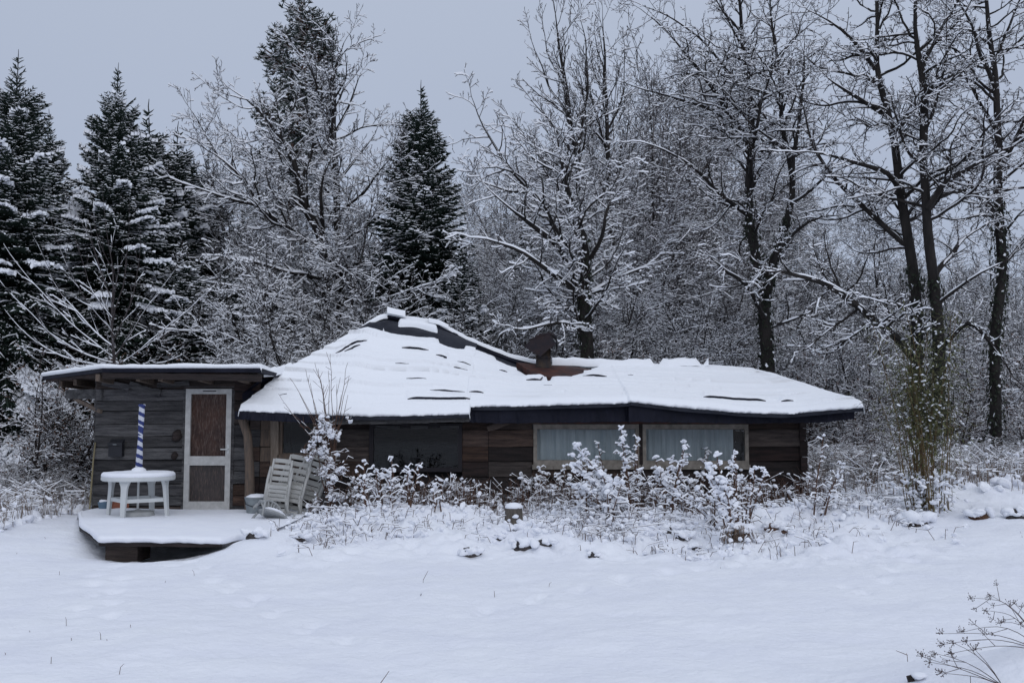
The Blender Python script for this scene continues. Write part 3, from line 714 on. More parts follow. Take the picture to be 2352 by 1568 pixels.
fascia(725, 1078, [(0, 953), (.4, 957), (1, 955)], [(0, 974), (.4, 974), (1, 968)], 15.93, 'board_grey', 2)
fascia(1075, 1448, [(0, 937), (1, 929)], [(0, 969), (.2, 972), (1, 968)], 16.16, 'tarp_navy', 3)
fascia(1444, 1962, [(0, 928), (.3, 942), (.55, 952), (.8, 951), (1, 942)], [(0, 968), (.5, 972), (.85, 970), (1, 962)], 16.0, 'tarp_navy', 4)
# soffit boards in shade behind the fascias
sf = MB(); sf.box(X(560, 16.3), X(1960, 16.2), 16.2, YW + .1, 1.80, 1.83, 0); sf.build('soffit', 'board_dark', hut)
pk = MB(); pk.beam(at(1120, 985, 16.3), at(1190, 962, 16.25), .04, .09, 0, wob=.01, n=4); pk.beam(at(1080, 962, 16.2), at(1240, 968, 16.2), .03, .07, 0, wob=.01, n=6); pk.build('brace', 'board_brown', hut)
# ridge caps: loose boards carrying snow on the ridge
def ridge(pts, wd, ht, matn, snow=.07, sd_=1, skip=()):
    seed(sd_); P = [at(*p) for p in pts]; mb = MB()
    R_, _ = resample(P, [0] * len(P), .12, .012)
    mb.tube([p + Vector((0, 0, 0)) for p in R_], [ht * ru(.85, 1.1) for _ in R_], 7); o = mb.build('ridge_cap', matn, hut)
    b_ = BR(); b_.add([p + Vector((0, 0, ht * .45)) for p in R_], [wd * ru(.8, 1.05) for _ in R_])
    v, q = snow_part(b_, snow, .97, 1.0, sd_, five=True); link('snow_cover', make_mesh('snow_cover', v, [q], [0], ('snow_roof',), True), o)
ridge([(832, 762, 18.5), (860, 742, 18.7), (890, 734, 18.98), (935, 742, 18.98), (1000, 750, 18.98)], .06, .035, 'tarp', .06, 1)
ridge([(890, 727, 18.9), (932, 735, 18.9)], .10, .035, 'tarp_navy', .07, 2)
ridge([(985, 748, 18.95), (1012, 750, 18.95), (1030, 762, 18.95)], .08, .06, 'tarp_navy', .05, 3)
ridge([(1005, 752, 18.95), (1060, 780, 18.95), (1100, 800, 18.9), (1150, 820, 18.9), (1200, 838, 18.9), (1262, 846, 18.9)], .055, .07, 'tarp_navy', .05, 4)
ridge([(1268, 846, 18.85), (1330, 849, 18.85), (1430, 851, 18.85), (1540, 849, 18.9), (1628, 847, 18.9)], .09, .03, 'board_dark', .10, 5)
# chimney: rusty flashing, pipe, bent cowl
fl_ = MB(); A = [at(1186, 834, 18.4), at(1240, 842, 18.8), at(1310, 842, 18.8), at(1388, 856, 18.4), at(1345, 868, 17.9), at(1300, 874, 17.7), at(1262, 869, 17.7), at(1222, 858, 17.9)]; A = [p_ + Vector((0, 0, .02)) for p_ in A]
cen = at(1252, 838, 18.3)
V = [tuple(a) for a in A] + [tuple(cen)] + [tuple(a - Vector((0, 0, .10))) for a in A]
fl_.add(V, [(i, (i + 1) % 8, 8) for i in range(8)] + [(i, 9 + i, 9 + (i + 1) % 8, (i + 1) % 8) for i in range(8)])
flash = fl_.build('flashing', 'rust', hut)
chim = thing_part('chimney', hut)
cb = at(1248, 842, 18.3); ctp = at(1246, 790, 18.3); r_ = .135
cp = MB(); cp.lathe([(r_ * 1.35, -.08), (r_ * 1.2, 0), (r_, .08), (r_, .16), (r_ * 1.07, .165), (r_ * 1.07, .19), (r_, .195), (r_, (ctp.z - cb.z)), (r_ * .85, (ctp.z - cb.z))], cb, 20); cp.build('pipe', 'soot', chim, smooth=True)
cw = MB(); cc = ctp; n = 10      # cowl: bent sheet, low pointed lip to the left, high back to the right
prof_ = [(-.33, -.06), (-.22, .08), (-.05, .17), (.12, .20), (.25, .13), (.265, -.06), (.24, -.16)]
V = []
for (dx, dz) in prof_:
    wdt = .26 if dx > -.2 else .17
    V += [(cc.x + dx, cc.y - wdt, cc.z + dz - .03), (cc.x + dx, cc.y + wdt, cc.z + dz - .03), (cc.x + dx, cc.y + wdt, cc.z + dz), (cc.x + dx, cc.y - wdt, cc.z + dz)]
Fc = []
for i in range(len(prof_) - 1):
    for j in range(4): Fc.append((4 * i + j, 4 * i + 4 + j, 4 * i + 4 + (j + 1) % 4, 4 * i + (j + 1) % 4))
Fc += [(0, 1, 2, 3), (4 * len(prof_) - 1, 4 * len(prof_) - 2, 4 * len(prof_) - 3, 4 * len(prof_) - 4)]
cw.add(V, Fc)
# front cheek (triangular) with the pipe showing through
cw.add([(cc.x - .33, cc.y - .175, cc.z - .07), (cc.x - .05, cc.y - .265, cc.z - .25), (cc.x + .10, cc.y - .268, cc.z - .12), (cc.x + .25, cc.y - .268, cc.z - .02), (cc.x + .12, cc.y - .262, cc.z + .17), (cc.x - .05, cc.y - .262, cc.z + .14), (cc.x - .22, cc.y - .20, cc.z + .05),
        (cc.x - .33, cc.y - .155, cc.z - .07), (cc.x - .05, cc.y - .245, cc.z - .25), (cc.x + .10, cc.y - .248, cc.z - .12), (cc.x + .25, cc.y - .248, cc.z - .02), (cc.x + .12, cc.y - .242, cc.z + .17), (cc.x - .05, cc.y - .242, cc.z + .14), (cc.x - .22, cc.y - .18, cc.z + .05)],
       [tuple(range(7)), tuple(range(13, 6, -1))] + [(i, (i + 1) % 7, 7 + (i + 1) % 7, 7 + i) for i in range(7)])
cw.build('cowl', 'rust_dark', chim)

# ---- annex roof
A0 = at(98, 857, 17.2); B0 = at(235, 846, 15.8); C0 = at(600, 858, 15.8)
poly = [(A0.x, A0.y), (B0.x, B0.y), (C0.x, C0.y), (C0.x + .35, 20.1), (A0.x - .1, 20.1)]
def rz(x, y): return B0.z - (y - 15.8) * .045
ar = MB(); nP = len(poly)
def slab(mb, poly, lo, hi, m=0):
    V = [(x, y, rz(x, y) + lo) for x, y in poly] + [(x, y, rz(x, y) + hi) for x, y in poly]; n = len(poly)
    mb.add(V, [tuple(range(n))[::-1], tuple(range(n, 2 * n))] + [(i, (i + 1) % n, n + (i + 1) % n, n + i) for i in range(n)], m)
slab(ar, poly, -.06, -.0, 0)
aroof = ar.build('annex_roof', 'tarp_navy', hut)
un = MB()
x = A0.x + .15
while x < C0.x - .1:     # soffit boards running front to back
    x2 = x + ru(.13, .18); ya = 15.9 if x > B0.x else 15.9 + (B0.x - x) / (B0.x - A0.x) * 1.4 + .05
    un.add([(x, ya, rz(x, ya) - .085), (x2 - .01, ya, rz(x, ya) - .085), (x2 - .01, 20, rz(x, 20) - .085), (x, 20, rz(x, 20) - .085), (x, ya, rz(x, ya) - .062), (x2 - .01, ya, rz(x, ya) - .062), (x2 - .01, 20, rz(x, 20) - .062), (x, 20, rz(x, 20) - .062)],
           [(0, 3, 2, 1), (4, 5, 6, 7), (0, 1, 5, 4), (1, 2, 6, 5), (2, 3, 7, 6), (3, 0, 4, 7)]); x = x2
un.build('soffit', 'board_brown', hut)
for px in (238, 330, 380, 470, 560):
    rf = MB(); xx = X(px, 16.1); rf.beam((xx, 15.86, rz(0, 15.86) - .14), (xx, 19.9, rz(0, 19.9) - .14), .07, .11); rf.build('rafter', 'wood_post', hut)
for i_, (xa, ya_) in enumerate(((-7.75, 17.1), (-7.35, 16.75))):
    rf = MB(); rf.beam((xa, ya_, rz(0, ya_) - .14), (xa + .5, 19.9, rz(0, 19.9) - .14), .06, .10); rf.build('rafter', 'wood_post', hut)
fb = MB(); fb.beam((B0.x, 15.83, B0.z - .11), (C0.x, 15.83, C0.z - .07), .03, .10, 0, wob=.008, n=16); fb.beam((A0.x + .1, 17.15, rz(0, 17.2) - .06), (B0.x, 15.86, B0.z - .07), .03, .08, 0, wob=.006, n=8); fb.build('fascia', 'board_dark', hut)
o_ = MB(); o_.beam(at(152, 905, 17.0), at(235, 905, 16.45), .03, .16, 0, wob=.006, n=4); o_.build('outrigger', 'board_grey', hut)
o_ = MB(); o_.beam(at(172, 915, 16.9), at(232, 945, 16.45), .05, .06, 0); o_.build('brace', 'wood_post', hut)
# annex snow sheet (grid clipped to outline by shrinking rows)
def sheet(outline_front, back_y, name, parent, th, zf, sd_, matn='snow_roof', lumps=.02):
    xs = np.arange(outline_front[0][0], outline_front[-1][0], .03); yf = np.interp(xs, [p[0] for p in outline_front], [p[1] for p in outline_front])
    rows = [(.03, -.02), (-.03, .3), (-.02, .75), (.03, 1), (.12, 1.03), (.3, 1.05)]; P = []
    lump = .02 * vn(xs, sd_ + xs * 0, 6) + lumps * vn(xs, sd_ + 4 + xs * 0, 2)
    for dy, f_ in rows:
        y = yf + dy + lump * .5; P.append(np.stack([xs, y, zf(xs, y) + (th + lump) * f_], 1))
    for t_ in np.linspace(.1, 1, 20):
        y = yf + .3 + (back_y - yf - .3) * t_; P.append(np.stack([xs, y, zf(xs, y) + th * 1.05 + .03 * vn(xs, y, 1.5)], 1))
    G = np.array(P); G[:, 0, 2] -= th; G[:, -1, 2] -= th; ny, nx = G.shape[:2]; id_ = np.arange(ny * nx).reshape(ny, nx)
    Q1 = np.stack([id_[:-1, :-1], id_[:-1, 1:], id_[1:, 1:], id_[1:, :-1]], -1).reshape(-1, 4)
    return link(name, make_mesh(name, G.reshape(-1, 3), [Q1], [0], (matn,), True), parent)
sheet([(A0.x - .03, A0.y), (B0.x, B0.y), (C0.x + .02, C0.y)], 20.0, 'snow_cover', aroof, .075, lambda x, y: rz(x, y), 3)
# valley patch between annex and main roof with a snowy lump
vb_ = MB(); a = [at(596, 872, 16.3), at(640, 866, 16.9), at(665, 858, 17.3), at(655, 870, 17.0), at(560, 940, 16.2), at(556, 905, 16.3)]
vb_.add([tuple(p) for p in a] + [tuple(p + Vector((0, .25, -.03))) for p in a], [tuple(range(6)), tuple(range(11, 5, -1))] + [(i, 6 + i, 6 + (i + 1) % 6, (i + 1) % 6) for i in range(6)])
vp = vb_.build('valley_sheet', 'tarp_navy', hut)
gb = MB(); planks(gb, X(540), X(600), Z(945), Z(862), YW - .02, [], .17, (0,)); gb.build('gable_board', 'board_dark', hut)
b_ = BR(); R_, _ = resample([at(598, 872, 16.25), at(622, 870, 16.5), at(645, 862, 16.9), at(668, 855, 17.3)], [0] * 4, .08, .01); b_.add(R_, [.07] * len(R_)); v, q = snow_part(b_, .09, 1, 1, 3, five=True)
link('snow_cover', make_mesh('snow_cover', v, [q], [0], ('snow_roof',), True), vp)

# ================================================================== DECK
deck = thing('deck', 'low wooden deck covered in snow in front of the white framed door, dark gap beneath', 'deck', (0, 0, 0))
def dk(px, py):
    yc = (784 - py) / F_PX; k = (ZD - CAM_Z) / (_s + yc * _c); return ((px - 1176) / F_PX * k, k * (_c - yc * _s))
dp = [dk(181, 1182), dk(184, 1207), dk(228, 1240), dk(508, 1243), dk(620, 1222), (X(600), YW), (X(222), YW)]
dm = MB(); dm.prism(dp, ZD - .07, ZD - .03, 0); dm.build('platform', 'board_dark', deck)
jo = MB()
for a, b in ((dp[0], dp[1]), (dp[1], dp[2]), (dp[2], dp[3]), (dp[3], dp[4])):
    jo.beam((a[0], a[1] + .02, ZD - .055), (b[0], b[1] + .02, ZD - .055), .03, .035, 0, wob=.004, n=6)
jo.build('edge_board', 'board_grey', deck)
bl = MB(); bl.box(dp[2][0] + .02, dp[2][0] + .42, dp[2][1] + .15, dp[2][1] + .6, -.12, ZD - .07); bl.build('support_block', 'board_brown', deck)
# deck snow
xs = np.linspace(dp[0][0] - .02, dp[4][0] + .1, 150); fx = [p[0] for p in dp[:5]]; fy = [p[1] for p in dp[:5]]
yf = np.interp(xs, fx, fy); P = []
lm = .02 * vn(xs, xs * 0 + 8, 5) + .015 * vn(xs, xs * 0, 14)
for dy, h in ((.03, -.035), (-.03, -.01), (-.035, .02), (-.005, .045), (.06, .055)):
    P.append(np.stack([xs, yf + dy + lm, ZD + h + lm * .6], 1))
for t_ in np.linspace(.03, 1, 60):
    y = yf + .06 + (YW + .02 - yf - .06) * t_; P.append(np.stack([xs, y, ZD + .05 + .02 * fbm(xs, y, 2, 3) - .035 * ss(.9, 1, t_)], 1))
G = np.array(P); G[:, 0, 2] -= .08; ny, nx = G.shape[:2]; id_ = np.arange(ny * nx).reshape(ny, nx)
link('snow_cover', make_mesh('snow_cover', G.reshape(-1, 3), [np.stack([id_[:-1, :-1], id_[:-1, 1:], id_[1:, 1:], id_[1:, :-1]], -1).reshape(-1, 4)], [0], ('snow',), True), deck)

# ================================================================== TABLE and umbrella
tp = dk(324, 1190); TX, TY = tp; TX = X(325, TY)
table = thing('garden_table', 'round white plastic garden table with thick snow on top, standing on the deck', 'table', (TX, TY, ZD + .03))
TH = Z(1092, TY) - ZD - .03; TR = 80 / F_PX * TY
tt = MB(); tt.lathe([(TR * .94, TH - .065), (TR * .97, TH - .065), (TR, TH - .05), (TR, TH - .012), (TR * .985, TH), (.03, TH)], (0, 0, 0), 48); tt.build('tabletop', 'plastic', table, smooth=False)
# legs: tapered curved-in channels
rotT = math.radians(39); rl = TR * .84
for q in range(4):
    a = rotT + math.pi / 4 + q * math.pi / 2; c_, s_ = math.cos(a), math.sin(a); lg = MB(); V = []; n = 14
    tx, ty = -s_, c_
    for i in range(n + 1):
        t_ = i / n; z = TH - .06 - (TH - .06) * t_; rr = rl * (1 + .02 * t_) + .03 * t_; wv = .095 - .03 * t_ + .07 * max(0, 1 - t_ * 6) ** 1; dpth = .055 - .015 * t_
        for (u, v_) in ((-1, 0), (1, 0), (1, 1), (-1, 1)):
            V.append((c_ * (rr - v_ * dpth) + tx * u * wv / 2, s_ * (rr - v_ * dpth) + ty * u * wv / 2, z))
    Fc = [(0, 1, 2, 3), (4 * n + 3, 4 * n + 2, 4 * n + 1, 4 * n)]
    for i in range(n):
        for j in range(4): Fc.append((4 * i + j, 4 * i + 4 + j, 4 * i + 4 + (j + 1) % 4, 4 * i + (j + 1) % 4))
    lg.add(V, Fc); lg.build('leg', 'plastic', table)
st = MB()
for q in range(4):
    a = rotT + math.pi / 4 + q * math.pi / 2; a2 = a + math.pi / 2
    st.beam((math.cos(a) * rl * .97, math.sin(a) * rl * .97, TH * .42), (math.cos(a2) * rl * .97, math.sin(a2) * rl * .97, TH * .42), .02, .055, 0, n=1)
st.build('stretcher', 'plastic', table)
tsn = MB(); pr = [(TR * .985, TH - .003), (TR * 1.0, TH + .012), (TR * .985, TH + .04), (TR * .95, TH + .055), (TR * .8, TH + .062), (TR * .5, TH + .066), (TR * .2, TH + .075), (.1, TH + .1), (.055, TH + .13), (.01, TH + .135)]
tsn.lathe(pr, (0, 0, 0), 64)
for v in tsn.v:
    v[:, 2] += .012 * vn(v[:, 0], v[:, 1], 9) * (v[:, 2] > TH + .01); f_ = 1 + .012 * vn(np.arctan2(v[:, 1], v[:, 0]) * 5, 0 * v[:, 0], 1); v[:, 0] *= f_; v[:, 1] *= f_
tsn.build('snow_cover', 'snow', table, smooth=True)
um = thing('umbrella', 'closed garden umbrella sleeve with blue and white stripes standing up through the snowy table', 'umbrella', (TX + .02, TY, ZD + .03))
um_m = MB(); topz = Z(928, TY) - ZD - .03; b0z = TH + .08; n = 170; k = 26
# spiral stripes: sleeve quads get a stripe by height plus angle
V = []; lean = .035
for i in range(n + 1):
    t_ = i / n; z = b0z - .06 + (topz - b0z + .06) * t_; rr = .045 - .009 * t_ + .006 * math.sin(t_ * 9) + (.012 if t_ > .97 else 0)
    for j in range(k):
        a = 2 * math.pi * j / k; rq = rr * (1 + .10 * math.sin(3 * a + t_ * 4)); V.append((rq * math.cos(a) + lean * (t_ - 0) - .03, rq * math.sin(a), z))
for i in range(n):
    for j in range(k):
        s_ = (i / n * 8.4 + (j / k) * 1.0 + .3) % 1.0
        stripe = 0 if s_ < (.46 if not .55 < i / n < .70 else .8) else 1
        um_m.f.setdefault((4, stripe), []).append([i * k + j, i * k + (j + 1) % k, (i + 1) * k + (j + 1) % k, (i + 1) * k + j])
um_m.f.setdefault((k, 1), []).append(list(range(n * k, (n + 1) * k)))
um_m.v.append(np.array(V)); um_m.n = len(V); um_m.build('sleeve', ('blue_stripe', 'white_stripe'), um)
pm = MB(); pm.tube([(-.02, 0, .03), (-.02, 0, b0z)], .017, 10); pm.build('pole', 'plastic', um)
bm_ = MB(); bm_.lathe([(.24, 0), (.245, .03), (.235, .05), (.225, .075), (.20, .085), (.06, .095), (.04, .11)], (0, -.05, 0), 32); bm_.build('base', 'plastic_old', um, smooth=False)

# mail box, pots, pole, hose, cable
mb_ = thing('mailbox', 'small black letter box hanging on the grey planks left of the striped umbrella', 'mailbox', (X(277), YW - .04, Z(1050)))
m = MB(); hgt_ = Z(1008) - Z(1050); m.box(-.11, .11, -.10, .01, .02, hgt_ - .06); m.add([(-.11, -.10, hgt_ - .06), (.11, -.10, hgt_ - .06), (.11, .01, hgt_), (-.11, .01, hgt_), (-.11, .01, hgt_ - .06), (.11, .01, hgt_ - .06)], [(0, 1, 2, 3), (0, 3, 4), (1, 5, 2)]); m.build('body', 'mailbox', mb_)
m = MB(); m.box(-.12, .12, -.125, -.102, hgt_ - .10, hgt_ - .055); m.build('lid', 'mailbox', mb_); m = MB(); m.box(-.03, .03, -.13, -.126, hgt_ - .09, hgt_ - .08); m.build('plate', 'bucket', mb_)
p = dk(240, 1176); pot = thing('flower_pot', 'small blue pot at the left corner of the annex wall on the deck', 'pot', (X(241, p[1]), p[1] + .1, ZD + .02))
m = MB(); m.lathe([(.06, 0), (.085, .12), (.09, .13), (.08, .14), (.05, .15)], k=16); m.build('pot', 'blue_pot', pot); m = MB(); m.blobs([(0, 0, .15)], np.array([.07]), squash=.4); m.build('snow_cover', 'snow', pot, smooth=True)
m = MB(); m.lathe([(.03, 0), (.13, .015), (.15, .05), (.14, .05), (.10, .02)], k=16); sau = m.build('saucer', 'terracotta'); sau.location = (X(290), YW - .12, ZD + .06); sau.rotation_euler = (math.radians(65), 0, .3); tag(sau, 'terracotta saucer leaning on the annex wall behind the round table', 'saucer')
m = MB(); m.tube([(X(222), YW - .12, .12), (X(225), YW - .08, 1.0), (X(226), YW - .04, 1.28)], .014, 8); tag(m.build('garden_pole', 'yellow_pole', smooth=True), 'thin yellowish pole leaning on the left corner of the annex', 'pole')
m = MB(); pts = [at(-60, 1012, 22), at(30, 1001, 21), at(110, 988, 20), at(228, 985, 17)]; P_, _ = resample(pts, [0] * 4, .4, 0); m.tube(P_, .008, 5); m.tube([q_ + Vector((0, 0, .07)) for q_ in P_], .006, 5); tag(m.build('cable', 'rubber'), 'pair of thin dark cables running to the left side of the annex', 'cable')

# ---- chairs stacked against the hut
def lounger(px, py_b, h, wdt, lean, yaw, label, Y, nsl=9, matn='plastic_cream', roll=.2):
    b = at(px, py_b, Y); o = thing('folding_chair', label, 'chair', (b.x, b.y, b.z), yaw, 'white slatted plastic chairs leaning on the hut')
    dy, dz = math.sin(lean), math.cos(lean)
    for s_ in (-1, 1):
        m = MB(); pts = []; 
        for i in range(9):
            t_ = i / 8; pts.append((s_ * wdt / 2, dy * h * t_ - .05 * math.sin(t_ * math.pi), dz * h * t_))
        for a, b2 in zip(pts[:-1], pts[1:]): m.beam(a, b2, .03, .045, 0, up=(0, 1, 0))
        m.build('side_rail', matn, o)
    for i in range(nsl):
        t_ = .30 + .68 * i / (nsl - 1); m = MB(); c = (0, dy * h * t_ - .05 * math.sin(t_ * math.pi) - .02, dz * h * t_)
        m.beam((-wdt / 2 + .02, c[1], c[2]), (wdt / 2 - .02, c[1], c[2]), .014, h * .68 / nsl * .80, 0); m.build('slat', matn, o)
    for s_ in (-1, 1):
        m = MB(); P_ = [(s_ * (wdt / 2 + .03), dy * h * .1 - .02, 0.0), (s_ * (wdt / 2 + .03), dy * h * .3 - .16, h * .28), (s_ * (wdt / 2 + .03), dy * h * .62 - .14, h * .60), (s_ * (wdt / 2 + .03), dy * h * .86 - .03, h * .84)]
        m.tube(P_, [.018, .022, .022, .018], 8); m.build('armrest', matn, o, smooth=True)
    for i in range(4):      # folded seat standing out in front of the back
        m = MB(); z_ = h * (.26 + .075 * i); m.beam((-wdt / 2 + .01, dy * h * .3 - .17 + .012 * i, z_), (wdt / 2 + .0, dy * h * .3 - .17 + .012 * i, z_), .016, h * .062, 0); m.build('seat_slat', matn, o)
    for s_ in (-1, 1):
        m = MB(); m.beam((s_ * wdt / 2, dy * h * .3 - .15, h * .24), (s_ * wdt / 2, dy * h * .3 - .11, h * .54), .02, .035, 0, up=(0, 1, 0)); m.tube([(s_ * (wdt / 2 - .01), -.16 + dy * h * .3, h * .36), (s_ * (wdt / 2 + .02), -.12, h * .18), (s_ * (wdt / 2 + .05), -.02, 0)], [.022, .022, .020], 8); m.build('leg', matn, o)
    m = MB(); m.beam((-wdt / 2, .0, h * .13), (wdt / 2, 0, h * .13), .02, .05); m.beam((-wdt / 2, -.12, .05), (wdt / 2, -.12, .05), .02, .04); m.build('crossbar', matn, o)
    o.rotation_euler = (0, roll, yaw); return o
lounger(692, 1176, 1.02, .42, .30, -.25, 'back one of the leaning slatted chairs, tilted right behind the snowy climber', 15.9, 8, roll=.26)
lounger(662, 1180, .90, .34, .18, -.12, 'middle white slatted plastic chair leaning between the other two chairs', 15.5, 7, roll=.17)
lounger(634, 1176, .80, .28, .14, .05, 'left white slatted plastic chair leaning, beside the grey bucket', 15.3, 7, roll=.10)
# low fan-backed chair, tipped
b = at(622, 1178, 14.7); fc = thing('garden_chair', 'low white plastic chair with a fan shaped back beside the grey bucket', 'chair', (b.x, b.y, ZD - .02), .5); fc.rotation_euler = (-.25, .42, .55)
m = MB()
for i in range(7):
    a = math.radians(-42 + 14 * i); m.beam((.05 * math.sin(a), .18, .12), (.24 * math.sin(a), .24, .12 + .26 * math.cos(a)), .015, .022, 0)
m.build('back_slats', 'plastic_old', fc)
m = MB(); m.tube([(.25 * math.sin(math.radians(t_)), .24, .10 + .28 * math.cos(math.radians(t_))) for t_ in range(-75, 76, 15)], .018, 8); m.build('back_rim', 'plastic_old', fc, smooth=True)
m = MB(); m.lathe([(.18, .10), (.22, .11), (.23, .13), (.2, .135), (.02, .12)], (0, 0, 0), 20, sy=.9); m.build('seat', 'plastic_old', fc); m = MB(); m.blobs([(0, -.02, .15), (.06, .02, .16)], np.array([.17, .12]), squash=.3, jit=.06); m.build('snow_cover', 'snow', fc, smooth=True)
for sx_ in (-1, 1):
    m = MB(); m.tube([(sx_ * .22, .2, .2), (sx_ * .26, .0, .25), (sx_ * .24, -.18, .2), (sx_ * .23, -.2, .0)], .018, 8); m.build('arm', 'plastic_old', fc, smooth=True)
    m = MB(); m.tube([(sx_ * .19, .16, .11), (sx_ * .22, .22, .0)], .018, 8); m.build('leg', 'plastic_old', fc)
bk_ = at(590, 1148, 15.6); bu = thing('bucket', 'grey plastic bucket with snow on it beside the wooden post of the hut', 'bucket', (bk_.x, bk_.y, ZD + .03))
m = MB(); m.lathe([(.15, 0), (.165, .1), (.18, .22), (.19, .25), (.185, .265), (.16, .26), (.15, .2)], k=24); m.build('pail', 'bucket', bu); m = MB(); m.lathe([(.17, .235), (.165, .27), (.1, .30), (.01, .31)], k=20); m.build('snow_cover', 'snow', bu, smooth=True)
m = MB(); m.tube([(-.19, 0, .24), (-.14, -.13, .16), (0, -.19, .12), (.14, -.13, .16), (.19, 0, .24)], .006, 6); m.build('handle', 'mailbox', bu)
# tyre-like dark thing at the right corner
ty_ = thing('old_tyre', 'old black tyre half buried in snow at the right corner of the hut', 'tyre', (X(1868, 16.4), 16.4, .30), .4)
m = MB(); n = 28; V = []; k = 10
for i in range(n):
    a = 2 * math.pi * i / n
    for j in range(k):
        b2 = 2 * math.pi * j / k; rr = .19 + .055 * math.cos(b2); V.append((rr * math.cos(a), .07 * math.sin(b2) + .25 * rr * math.sin(a), rr * math.sin(a) * .75))
m.add(V, [(i * k + j, i * k + (j + 1) % k, ((i + 1) % n) * k + (j + 1) % k, ((i + 1) % n) * k + j) for i in range(n) for j in range(k)]); m.build('rubber_ring', 'rubber', ty_, smooth=True)
m = MB(); m.blobs([(.02, -.02, .16)], np.array([.06]), squash=.4); m.build('snow_cover', 'snow', ty_, smooth=True)


# ================================================================== CONIFERS
def conifer(h, rb, sdn, load=.35, light=.35, whorl=.27, nb=6, z0=.06, rad=.026, needle='needles', up_ang=38, snowt=.06, ragged=.2):
    """returns trunk mesh and crown mesh, standing at the origin"""
    seed(sdn); T = BR(); gl = BR(); gn = BR(); gu = BR(); paws = []; prr = []
    tp_ = [Vector((ru(-.03, .03), ru(-.03, .03), h * i / 16)) for i in range(17)]
    T.add(tp_, [max(.012, .016 * h * (1 - i / 16.3)) for i in range(17)])
    z = h * z0; tp_.append(Vector((0, 0, h * 1.02))); T.P.append((0, 0, h * 1.02)); T.R.append(.006); T.L[-1] += 1
    while z < h - .05:
        f = z / h
        for q in range(nb if f < .93 else 4):
            a = 2 * math.pi * (q + rnd()) / nb; L = (rb * (1 - f) ** .85 * ru(1 - ragged, 1 + ragged) + .10 + .12 * (f < .9)) * (1 if f < .9 else .8); rt = rad if f < .86 else rad * .6
            el = math.radians(up_ang * f ** 1.5 * 1.3 - 14 * (1 - f)); d = Vector((math.cos(a), math.sin(a), math.tan(el))).normalized()
            n = max(3, int(L / .22)); p = Vector((0, 0, z + ru(-.06, .06))); pts = [p.copy()]; dirs = [d.copy()]; dd = d.copy()
            sag = (1 - f) * 1.5
            for i in range(n):
                t_ = (i + 1) / n; dd = dd + Vector((ru(-.05, .05), ru(-.05, .05), -.10 * sag * (1 - t_) * 1.8 + .09 * t_ ** 2)); dd.normalize()
                p = p + dd * (L / n); pts.append(p.copy()); dirs.append(dd.copy())
            loaded = rnd() < load * (1.25 - f); lo_ = gu if f > .55 else gn; B_ = lo_
            B_.add(pts, [rt * 1.1] * n + [rt * .4])
            if loaded and f < .72 and snowt > .04 and L > .7:
                pw = ru(.22, .42) * min(1, L / 1.8)
                for _ in range(int(ru(16, 34))):
                    t_ = 1 - abs(random.gauss(0, .16)); t_ = max(.4, min(t_, 1.04)); i = min(int(t_ * n), n - 1); sd_ = dirs[i].cross(Vector((0, 0, 1))).normalized(); u_ = random.gauss(0, .5)
                    c = pts[i].lerp(pts[i + 1], t_ * n - i) + sd_ * u_ * pw + Vector((0, 0, .05 - .22 * u_ * u_ * pw)); paws.append(tuple(c)); prr.append(ru(.03, .08))
            s_ = .12 if f < .8 else .06
            while s_ < L:
                i = min(int(s_ / L * n), n - 1); pp = pts[i].lerp(pts[i + 1], s_ / L * n - i); ax = dirs[i]
                sd_ = ax.cross(Vector((0, 0, 1))).normalized(); lt = min(.62, .40 * (L - s_) + .10) * ru(.75, 1.2)
                outer = s_ / L > .52
                for sg in (-1, 1):
                    dv = (ax * .75 + sd_ * sg * .85 + Vector((0, 0, ru(-.18, .12)))).normalized(); e1 = pp + dv * lt * .55; e2 = e1 + (dv + Vector((0, 0, -.12)) + ax * .15).normalized() * lt * .45
                    C_ = gl if (loaded and outer) else lo_
                    C_.add([pp, e1, e2], [rt, rt * .95, rt * .3])
                    m_ = int(lt / .13) if f < .88 else 0
                    for k2 in range(m_):
                        b_ = pp.lerp(e2, (k2 + .7) / (m_ + .5))
                        for s2 in (-1, 1):
                            dv2 = (dv * .8 + dv.cross(Vector((0, 0, 1))) * s2 * .8 + Vector((0, 0, ru(-.35, .15)))).normalized(); C_.add([b_, b_ + dv2 * ru(.09, .17) * (1.2 - k2 / (m_ + 1))], [rad * .9, rad * .3])
                s_ += .15 if f < .8 else (.10 if f < .9 else .16)
        z += whorl * (1 - .35 * f) * (1 if f < .86 else 1.35)
    lst = []
    if paws: m = MB(); m.blobs(paws, np.array(prr), 0, squash=.6, jit=.3); lst.append((np.concatenate(m.v), np.array(m.f[(3, 0)]), 1))
    for B_, sn, cv in ((gl, snowt, .97), (gn, .016, light * .35), (gu, .016, light * 1.1)):
        if not B_.L: continue
        v, q_ = wood_part(B_, 3); sv, sq = snow_part(B_, sn, cv, 1.35 if sn > .03 else 1.05, sdn, minw=.01); lst += [(v, q_, 0), (sv, sq, 1)]
    V, Q_, mi = join(lst); crown = make_mesh('crown', V, Q_, mi, (needle, 'snow_twig'))
    v, q_ = wood_part(T, 7); return make_mesh('trunk', v, [q_], [0], ('bark',), True), crown
CF = {'big': conifer(12, 3.1, 11, .40, .40, snowt=.075), 'mid': conifer(11, 2.5, 12, .35, .55), 'dark': conifer(11, 2.35, 13, .08, .33, whorl=.22, nb=8, snowt=.03),
      'small': conifer(8, 1.7, 14, .25, .55)}
